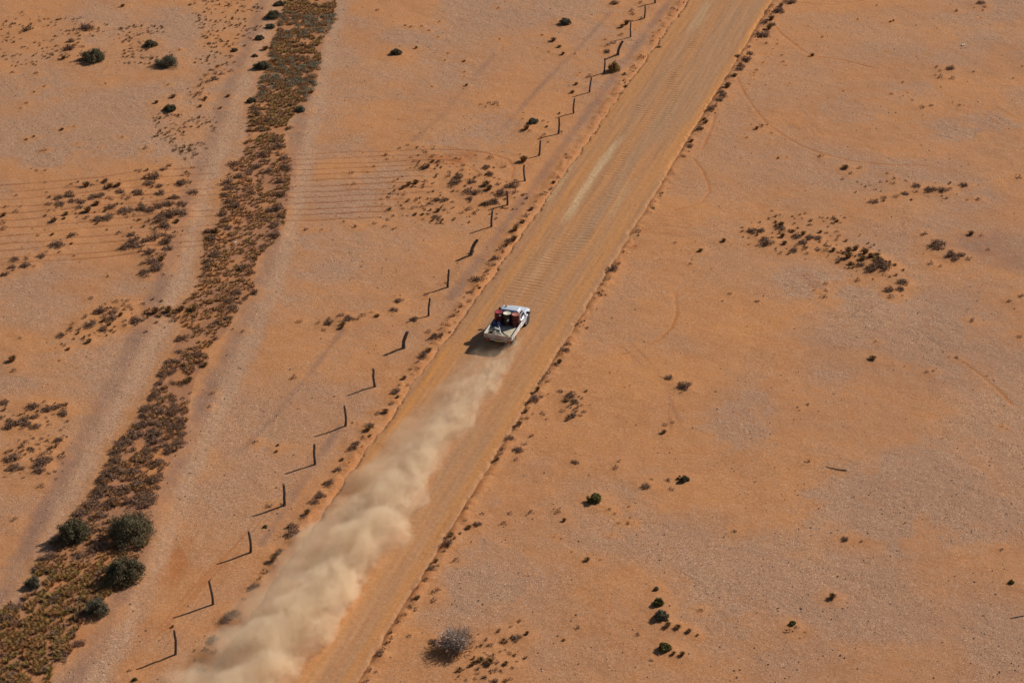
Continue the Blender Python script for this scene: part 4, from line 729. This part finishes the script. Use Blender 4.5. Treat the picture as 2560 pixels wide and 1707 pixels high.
# drop-side tray
tray = MB().box(-.95, .95, -1.06, 1.34, .78, .835, .006).build('tray', M_BED, ute)
gr = MB()
for k in range(12): gr.box(-.93+k*.155, -.93+k*.155+.012, -1.03, 1.30, .834, .840)
gr.build('deck_rib', M_ALU, tray)['kind'] = 'stuff'
for s in (1, -1):
    m = MB().box(s*.968-.018, s*.968+.018, -1.06, 1.34, .77, 1.085, .005); m.box(s*.985-.012, s*.985+.012, -1.06, 1.34, 1.055, 1.09, .004); m.box(s*.985-.012, s*.985+.012, -1.06, 1.34, .77, .80, .004)
    for y in (-.7, .1, .9): m.box(s*.99-.012, s*.99+.012, y-.02, y+.02, .80, 1.055)
    m.build('side_panel', M_ALU, tray)
m = MB().box(-.985, .985, -1.10, -1.064, .76, 1.085, .005); m.box(-.985, .985, -1.118, -1.098, 1.05, 1.09, .004); m.box(-.985, .985, -1.112, -1.098, .90, .925, .003); m.box(-.985, .985, -1.118, -1.098, .76, .80, .004)
for x in (-.9, .9): m.box(x-.03, x+.03, -1.128, -1.098, .80, 1.05, .004)
m.build('tailgate', M_TG, tray)
hb = MB()
for x in (-.93, -.45, 0, .45, .93): hb.tube([(x, 1.37, .80), (x, 1.37, 1.47)], .018, 8)
for z in (1.10, 1.29, 1.47): hb.tube([(-.93, 1.37, z), (.93, 1.37, z)], .016, 8)
hb.box(-.95, .95, 1.352, 1.37, .80, 1.10); hb.build('headboard', M_ALU, tray)
for s in (1, -1):
    for y in (0, 2.92):
        wl = empty('wheel', (s*.76, y, .36)); wl.parent = ute
        MB().lathe([(.20, -.10), (.30, -.12), (.345, -.105), (.36, -.06), (.36, .06), (.345, .105), (.30, .12), (.20, .10), (.20, -.10)], 32, 'X').build('tyre', M_RUB, wl)
        rm = MB().lathe([(.0, -.02), (.19, -.03), (.205, -.08), (.215, -.08), (.215, .085), (.20, .085), (.185, .03), (.0, .03)] if s > 0 else [(.0, .02), (.19, .03), (.205, .08), (.215, .08), (.215, -.085), (.20, -.085), (.185, -.03), (.0, -.03)], 28, 'X')
        for k in range(6):
            a = 2*math.pi*k/6; rm.tube([(s*.075, 0, 0), (s*.07, .19*math.cos(a), .19*math.sin(a))], [.03, .025], 6)
        rm.lathe([(.0, s*.03), (.06, s*.03), (.055, s*.10), (.0, s*.10)], 14, 'X'); rm.build('rim', M_RIM, wl)
    fl = MB().box(s*.76-.13, s*.76+.13, -.50, -.48, .22, .66); fl.build('mudflap', M_BLACK, ute)
    MB().box(s*.74-.10, s*.74+.10, -1.09, -1.02, .50, .68, .012).build('tail_light', M_TAIL, ute)
MB().box(-.19, .19, -1.075, -1.06, .56, .67, .004).build('number_plate', M_PLATE, ute)
MB().box(-.60, .60, -1.06, -.98, .60, .68, .01).build('rear_crossbar', M_ALU, ute)

# the load: each thing on the tray is a thing of its own
def T(x, y, z): c, s = math.cos(-TH), math.sin(-TH); return (TX+x*c-y*s, TY+x*s+y*c, .075+z)
def load(name, label, cat, x, y, z, rz=0.0, group=None):
    return tag(empty(name, T(x, y, z), -TH+rz), label, cat, group)
def drum(x, y, col, lidc, label, sticker=None, rz=0.0):
    r = load('oil_drum', label, 'drum', x, y, .841, rz, 'fuel drums behind the cab')
    mc = simple('drum_paint', col, .42, .1, var=.14, scale=5, dirt=(.20, .10, .06), dirt_amt=.35); ml = simple('drum_lid_paint', lidc, .5, .05, var=.08, scale=7, dirt=(lidc[0]*.8, lidc[1]*.7, lidc[2]*.6), dirt_amt=.5)
    b = .29; pr = [(.0, .004), (b-.012, .004), (b, .0), (b+.005, .012), (b-.004, .025), (b-.004, .27), (b+.006, .285), (b-.004, .30), (b-.004, .56), (b+.006, .575), (b-.004, .59), (b-.004, .855), (b+.004, .868), (b, .88), (b-.012, .882), (b-.016, .868), (.0, .868)]
    MB().lathe(pr[:-1]+[(.0, .862)], 32).build('barrel', mc, r)
    ld = MB().lathe([(.0, .864), (b-.018, .864), (b-.018, .870), (.2, .873), (.195, .870), (.0, .872)], 32).build('lid', ml, r)
    for px_, py_, rr_ in ((.17, -.05, .035), (-.16, .06, .022)): MB().lathe([(.0, .868), (rr_, .868), (rr_, .886), (.0, .888)], 14, 'Z', (px_, py_, 0)).build('bung', ml, ld)
    if sticker:
        a0, a1, z0, z1 = sticker; m = MB(); P = []
        for k in range(7):
            a = R(a0+(a1-a0)*k/6); P.append([(q*math.cos(a), q*math.sin(a), z) for q, z in ((b-.003, z0), (b+.002, z0), (b+.002, z1), (b-.003, z1))])
        m.loft(P); m.build('paper_label', simple('label_paper', (.72, .71, .74), .6, var=.06), r)
    return r
drum(-.62, 1.03, (.115, .010, .010), (.38, .040, .055), 'dark red drum with glossy red lid, leftmost of the three behind the cab', (-68, -40, .66, .80))
drum(-.01, 1.01, (.045, .008, .009), (.82, .76, .60), 'maroon drum with cream lid and a white paper label, middle of the three', (-76, -46, .38, .54))
drum(.60, 1.02, (.105, .010, .009), (.50, .19, .135), 'red drum with faded pinkish lid, rightmost of the three behind the cab')
M_BLUE = simple('blue_plastic', (.10, .14, .34), .45, var=.12, scale=8)
M_BLUE2 = simple('dark_blue_plastic', (.055, .07, .16), .45, var=.12, scale=8)
M_STEEL = simple('grey_steel', (.36, .36, .36), .5, .5, var=.2, scale=6); M_DKST = simple('dark_steel', (.06, .055, .052), .6, .4, var=.3)
for x, y, rz, mm, lab in ((-.80, .58, .12, M_BLUE2, 'dark blue jerry can in the left front corner of the tray'), (-.46, .55, -.1, M_BLUE, 'bright blue jerry can standing in front of the red drum')):
    r = load('jerry_can', lab, 'jerry can', x, y, .841, rz, 'blue cans on the tray')
    c = MB().box(-.13, .13, -.085, .085, 0, .34, .03); c.box(-.10, .10, -.06, .06, .335, .365, .012); c.build('can_body', mm, r)
    h_ = MB().tube([(-.07, 0, .36), (-.07, 0, .41), (.03, 0, .41), (.03, 0, .36)], .014, 8); h_.build('handle', mm, r)
    MB().lathe([(.0, .36), (.03, .36), (.03, .40), (.0, .40)], 14, 'Z', (.085, 0, 0)).build('cap', M_BLACK, r)
r = load('trestle_stand', 'grey steel stand with splayed legs in the middle of the tray', 'stand', -.33, -.28, .841, .15)
m = MB(); m.box(-.17, .17, -.12, .12, .27, .30, .008, Matrix.Rotation(R(14), 3, 'Y')); m.build('top_plate', M_STEEL, r)
for px_, py_, sx, sy in ((-.13, -.09, -.30, -.26), (.13, -.09, .22, -.30), (-.13, .09, -.26, .18), (.13, .09, .24, .16)):
    MB().tube([(px_, py_, .275), (sx, sy, .012)], .020, 8).build('leg', M_DKST, r)
MB().tube([(-.22, -.18, .09), (.19, -.2, .09)], .012, 6).build('stretcher', M_STEEL, r)
r = load('winch_handle', 'long bent pale steel bar leaning on the steel stand', 'steel bar', -.12, -.10, .841)
MB().tube([(-.22, .22, .30), (-.14, .12, .27), (-.05, -.05, .18), (.05, -.25, .06), (.16, -.42, .022)], [.018, .022, .024, .024, .02], 8).build('bar', M_STEEL, r)
MB().tube([(.16, -.42, .022), (.20, -.36, .03), (.14, -.30, .026)], .02, 8).build('hook', M_STEEL, r)
r = load('fuel_hose', 'dark hose lying curved across the pale deck of the tray', 'hose', .15, -.30, .841)
MB().tube([(-.20, .32, .022), (-.12, .16, .022), (.0, .0, .022), (.12, -.14, .022), (.27, -.24, .022), (.36, -.27, .022)], .020, 8).build('hose_line', M_BLACK, r)
MB().tube([(.36, -.27, .022), (.46, -.285, .03)], [.026, .014], 8).build('nozzle', M_DKST, r)
r = load('rope_coil', 'dark coil with a rusty centre in the rear left corner of the tray', 'coil', -.72, -.55, .841)
P = [((.125+.012*math.sin(a*.37))*math.cos(a), (.125+.012*math.sin(a*.37))*math.sin(a), .02+.013*a/2/math.pi) for a in np.linspace(0, 2*math.pi*5, 90)]
MB().tube(P, .017, 6).build('coil_turns', M_DKST, r)
MB().lathe([(.0, .004), (.085, .004), (.10, .02), (.085, .055), (.0, .06)], 16).build('rusty_pad', simple('rust', (.24, .08, .035), .85, var=.3), r)
r = load('chain', 'small pale heap of chain between the legs of the steel stand', 'chain', -.16, -.60, .841)
rc = random.Random(8)
MB().tube([(.07*math.cos(a)*rc.uniform(.5, 1.2), .06*math.sin(a)*rc.uniform(.5, 1.2), .018+.004*a) for a in np.linspace(0, 14, 40)], .015, 6).build('links', simple('pale_chain', (.50, .46, .40), .6, .3), r)

# ------------------------------------------------------------------ fallen wood on the plain
M_LOG = simple('bleached_wood', (.70, .66, .58), .85, var=.1); M_BR = simple('dry_branch', (.13, .09, .075), .9, var=.25)
def ground_stick(name, label, t, pts, r, mat, cat='branch'):
    P = [tg(t, *p) for p in pts]; X, Y = P[0]; root = empty(name, (X, Y, 0)); tag(root, label, cat)
    path = []
    for i, (a, b) in enumerate(P): path.append((a-X, b-Y, zg(a, b)+r*.8+(.012 if 0 < i < len(P)-1 else 0)))
    MB().tube(path, [r*(1-.5*i/(len(P)-1)) for i in range(len(P))], 8).build('limb', mat, root)
    q = path[len(path)//2]; MB().tube([q, (q[0]+.14, q[1]+.12, q[2]+.015)], [r*.6, r*.2], 6).build('twig', mat, root)
ground_stick('fallen_branch', 'thin dark curved branch lying on bare gravel right of the road', 8, [(1140,112),(1090,106),(1040,96),(998,83)], .034, M_BR)
ground_stick('fallen_branch', 'thin dark branch lying at the right edge of the picture', 8, [(2350,1100),(2300,1110),(2255,1117)], .03, M_BR)
ground_stick('bleached_log', 'small white bleached log alone on the far right plain', 2, [(1925,316),(1940,312),(1952,309)], .085, M_LOG, 'log')
ground_stick('bleached_log', 'tiny white bleached stick inside the scrub strip', 3, [(1603,104),(1610,101),(1618,99)], .06, M_LOG, 'log')

# ------------------------------------------------------------------ the dust the ute throws up: a real volume
TK = [0, 3, 8, 14, 20, 25, 30, 40, 52, 70.0]
XR = [-2.9, -2.7, -2.65, -2.8, -3.1, -2.1, -2.9, -3.3, -3.5, -3.6]
XL = [-5.7, -6.3, -7.3, -8.1, -8.5, -8.9, -9.4, -10.1, -10.8, -11.5]
HH = [.55, .9, 1.3, 1.7, 2.1, 2.5, 2.7, 3.0, 3.3, 3.6]
T0D = .95
def dust_domain():
    m = MB(); rings = []
    for t in np.concatenate([np.arange(0, 6, 1.0), np.arange(6, 70.1, 2.0)]):
        xr = np.interp(t, TK, XR)+.9; xl = np.interp(t, TK, XL)-.9; h = np.interp(t, TK, HH)+.75; q = []
        for k in range(17):
            a = math.pi*k/16; c = math.cos(a); q.append(((xr+xl)/2+(xr-xl)/2*np.sign(c)*abs(c)**.55, -t-T0D+.6, -.15+h*math.sin(a)**.5 if 0 < k < 16 else -.15))
        rings.append(q)
    return m.loft(rings)
def dust_material():
    t = NT('dust'); t.t.nodes.remove(t.p); p = t.obj()
    nv = t.n('ShaderNodeTexNoise'); t.put(nv.inputs['Vector'], p); nv.inputs['Scale'].default_value = .34; nv.inputs['Detail'].default_value = 6; nv.inputs['Roughness'].default_value = .55
    sub = t.n('ShaderNodeVectorMath', operation='SUBTRACT'); t.put(sub.inputs[0], nv.outputs['Color']); sub.inputs[1].default_value = (.5, .5, .5)
    sx0 = t.n('ShaderNodeSeparateXYZ'); t.put(sx0.inputs[0], p); y0 = sx0.outputs[1]
    tt = t.m_('SUBTRACT', t.m_('MULTIPLY', y0, -1), T0D)
    grow = t.ramp(tt, 0, 25, .35, 1.0, False)
    sc1 = t.n('ShaderNodeVectorMath', operation='SCALE'); t.put(sc1.inputs[0], t.scale(sub.outputs[0], (3.8, 6.5, 2.6))); t.put(sc1.inputs['Scale'], grow)
    ad = t.n('ShaderNodeVectorMath', operation='ADD'); t.put(ad.inputs[0], p); t.put(ad.inputs[1], sc1.outputs[0])
    sx = t.n('ShaderNodeSeparateXYZ'); t.put(sx.inputs[0], ad.outputs[0]); x, y, z = sx.outputs
    tw = t.m_('SUBTRACT', t.m_('MULTIPLY', y, -1), T0D); tn = t.m_('DIVIDE', tw, 70.0, clamp=True)
    def curve(v, xs, ys, lo, hi):
        f = t.n('ShaderNodeFloatCurve'); c = f.mapping.curves[0]
        for i, (a, b) in enumerate(zip(xs, ys)):
            b = (b-lo)/(hi-lo)
            if i < 2: c.points[i if i == 0 else 1].location = (a, b)
            else: c.points.new(a, b)
        for q in c.points: q.handle_type = 'VECTOR'
        f.mapping.update(); t.put(f.inputs['Value'], v); return t.m_('ADD', t.m_('MULTIPLY', f.outputs[0], hi-lo), lo)
    tk = [a/70 for a in TK]
    def curve_sorted(v, xs, ys, lo, hi):
        f = t.n('ShaderNodeFloatCurve'); c = f.mapping.curves[0]
        c.points[0].location = (xs[0], (ys[0]-lo)/(hi-lo)); c.points[-1].location = (xs[-1], (ys[-1]-lo)/(hi-lo))
        for a, b in list(zip(xs, ys))[1:-1]: c.points.new(a, (b-lo)/(hi-lo))
        for q in c.points: q.handle_type = 'VECTOR'
        f.mapping.update(); t.put(f.inputs['Value'], v); return t.m_('ADD', t.m_('MULTIPLY', f.outputs[0], hi-lo), lo)
    xr = curve_sorted(tn, tk, XR, -12, 0); xl = curve_sorted(tn, tk, XL, -12, 0); h = curve_sorted(tn, tk, HH, 0, 4)
    s = t.m_('DIVIDE', t.m_('SUBTRACT', x, xl), t.m_('SUBTRACT', xr, xl))
    prof = curve_sorted(t.m_('MINIMUM', t.m_('MAXIMUM', s, 0.0), 1.0), [0, .15, .35, .6, .8, .92, 1.0], [.10, .35, .55, .85, 1.0, .85, .25], 0, 1)
    top = t.m_('MULTIPLY', h, prof)
    dz = t.m_('SUBTRACT', top, z)
    core = t.m_('MULTIPLY', t.ramp(dz, 0.0, t.ramp(tt, 0, 15, .18, .55, False)), t.m_('MULTIPLY', t.ramp(s, 1.0, .93), t.ramp(s, -.05, .22)))
    wgt = curve_sorted(t.m_('MINIMUM', t.m_('MAXIMUM', s, 0.0), 1.0), [0, .2, .42, .62, .8, 1.0], [.09, .24, .42, .78, 1.0, 1.0], 0, 1)
    l1 = t.noise(t.scale(ad.outputs[0], (1, .75, 1)), .70, 7, .64); l2 = t.noise(t.scale(ad.outputs[0], (1.6, .7, 1.2)), 1.5, 6, .62); nf = t.ramp(tt, 3, 18, .85, .25)
    lump = t.ramp(t.m_('ADD', t.m_('MULTIPLY', l1, t.m_('SUBTRACT', 1.0, nf)), t.m_('MULTIPLY', l2, nf)), .46, .60, .0, 1.0)
    big = t.ramp(t.noise(t.scale(p, (.9, .55, .6)), .30, 3, .5), .36, .62, .35, 1.0); lump = t.m_('MULTIPLY', lump, big)
    start = t.ramp(tt, .0, 2.5, .6, 1.0)
    d = t.m_('MULTIPLY', t.m_('MULTIPLY', core, wgt), t.m_('MULTIPLY', lump, start))
    veil = t.m_('MULTIPLY', t.m_('MULTIPLY', core, t.ramp(tt, 0, 4, .4, 1.0)), .15)
    dens = t.m_('MULTIPLY', t.m_('ADD', d, veil), DUST_K)
    pv = t.n('ShaderNodeVolumePrincipled'); pv.inputs['Color'].default_value = (.968, .835, .635, 1); t.put(pv.inputs['Density'], dens); pv.inputs['Anisotropy'].default_value = .15
    t.t.links.new(pv.outputs[0], t.out.inputs['Volume']); t.m.cycles.volume_step_rate = .35
    return t.m
DUST_K = 1.8
M_DUST = dust_material()
dust = dust_domain().build('dust_cloud', M_DUST); dust.location = (*RO, 0); dust.rotation_euler = (0, 0, -HD)
tag(dust, 'pale billowing dust plume trailing behind the ute down the left half of the road', 'dust', kind='stuff')
# ------------------------------------------------------------------ say which plant is which, by what it stands beside
_u = 'first second third fourth fifth sixth seventh eighth ninth tenth eleventh twelfth thirteenth fourteenth fifteenth sixteenth seventeenth eighteenth nineteenth'.split()
_t = ['', '', 'twent', 'thirt', 'fort', 'fift', 'sixt', 'sevent', 'eight', 'ninet']
def ordn(n): return _u[n-1] if n < 20 else _t[n//10]+('ieth' if n % 10 == 0 else 'y-'+_u[n % 10-1]) if n < 100 else 'hundred and '+ordn(n-100)
def img(X, Y):
    zc = Y*math.cos(PITCH)+CAM_H*math.sin(PITCH); return 1280+FPX*X/zc, 853.5+FPX*(CAM_H*math.cos(PITCH)-Y*math.sin(PITCH))/zc
D_ = lambda pts: np.array([dg(*q) for q in pts])
ZP = [('furrowed patch beyond the far track', D_([(60,400),(380,355),(470,380),(460,520),(400,660),(300,660),(255,590),(200,540),(60,520)])), ('side spur of the scrub strip', D_([(110,660),(350,650),(440,720),(250,810),(80,800)])),
      ('furrowed patch beside the fence', D_([(840,470),(930,330),(1130,340),(1225,440),(1190,530),(840,540)])), ('long orange patch on the right plain', D_([(1680,510),(1800,475),(1950,485),(2090,610),(2070,650),(1950,640),(1690,570)])),
      ('orange patch at lower left', D_([(-30,900),(175,900),(160,1110),(-30,1110)])), ('brown patch at top left', D_([(-30,10),(265,15),(265,150),(-30,170)])), ('tuft row left of the fence', D_([(715,690),(880,690),(880,770),(715,770)])),
      ('small patch right of the dust', D_([(1280,880),(1360,880),(1360,970),(1280,970)])), ('row of far right mats', D_([(1920,385),(2260,400),(2240,480),(1980,480)]))]
LMS = [(i, s) for i, s in ((0,'big dark dome shrub'),(1,'grey twiggy round shrub'),(3,'lone dark green far shrub'),(4,'round dark trackside shrub'),(13,'lone shrub between strip and fence'),(14,'grey-green bush beside the fence'),(16,'low silvery far bush'),(20,'nearest grey-green strip shrub'),(22,'bright green round shrub'),(23,'big dead grey bush'),(24,'dark flat bush'),(27,'largest near-right bush'),(29,'flat green near-right bush'),(30,'small green right-edge bush'))]
LM = [(BIGP[i]['X'], BIGP[i]['Y'], s) for i, s in LMS]+[(TX, TY, 'ute')]+[(*tg(2, 1935, 312), 'small white log'), (*tg(8, 1080, 105), 'curved fallen branch'), (*tg(5, 1763, 115), 'broad dark right mat'), (*tg(2, 1800, 490), 'far right bush cluster')]
def zone(p):
    X, Y = p['X'], p['Y']; u, v = uv(X, Y)
    if -1.9 < u-ROAD_L < .4: return 'verge', 'left', 'ahead of' if v > 0 else 'behind'
    if -.4 < u-ROAD_R < 2.0: return 'verge', 'right', 'ahead of' if v > 0 else 'behind'
    for n_, P in ZP:
        if inpoly(P, X, Y): return 'patch', n_, ''
    if any(inpoly(strip_poly, X+a, Y+b) for a, b in ((0, 0), (.9, 0), (-.9, 0))):
        o = [x_ for x_ in np.arange(-14, 14.1, .5) if inpoly(strip_poly, X+x_, Y)]
        return 'strip', 'right' if (np.mean(o) if o else 0) < 0 else 'left', 'near' if Y < dg(0, 700)[1] else 'far'
    if abs(u+11.9) < 1.3: return 'fence', '', ''
    px, py = img(X, Y); d = []
    for a, b, s in LM:
        qx, qy = img(a, b); d.append((math.hypot(px-qx, (py-qy)*1.3), s, px-qx, py-qy))
    _, s, dx, dy = min(d)
    return 'plain', s, ('right of' if dx > 0 else 'left of') if abs(dx) > abs(dy) else ('below' if dy > 0 else 'above')
ZG = {}
for p in IND: p['z'] = zone(p); ZG.setdefault((p['z'], p['k']), []).append(p)
for (z, k), L in ZG.items():
    kind = {'S': 'brownish saltbush', 'B': 'golden tussock'}[k]; ty, a, b = z
    if ty == 'verge': L.sort(key=lambda p: abs(uv(p['X'], p['Y'])[1]))
    elif ty in ('fence', 'strip'): L.sort(key=lambda p: p['Y'] if not (ty == 'strip' and b == 'far') else -p['Y'])
    elif ty == 'patch': L.sort(key=lambda p: img(p['X'], p['Y'])[0])
    else:
        q = next((x, y) for x, y, s in LM if s == a); L.sort(key=lambda p: math.hypot(p['X']-q[0], p['Y']-q[1]))
    for i, p in enumerate(L):
        sz = 'small' if p['w'] < .55 else 'broad' if p['w'] > 1.0 else 'low'; o = ordn(i+1).replace('-', ' '); t_ = f'{sz} {kind}'
        lab = {'verge': f'{t_}, {o} {b} the ute on the {a} road verge', 'fence': f'{t_} beside the wire fence, {o} from its near end',
               'strip': f'{t_}, {o} from the {b} end of the scrub strip, {a} side', 'patch': f'{t_}, {o} from left in the {a}',
               'plain': f'{t_}, {o} nearest {b} the {a}' if len(L) > 1 else f'{t_} {b} the {a}, only one there'}[ty].replace('first nearest', 'nearest')
        grp = {'verge': f'plants along the {a} road verge', 'fence': 'plants along the wire fence', 'strip': 'shrubs of the scrub strip', 'patch': f'plants of the {a}', 'plain': 'plants scattered on the open plain'}[ty]
        tag(p['o'], ' '.join(lab.split()), 'saltbush' if k == 'S' else 'tussock', grp)
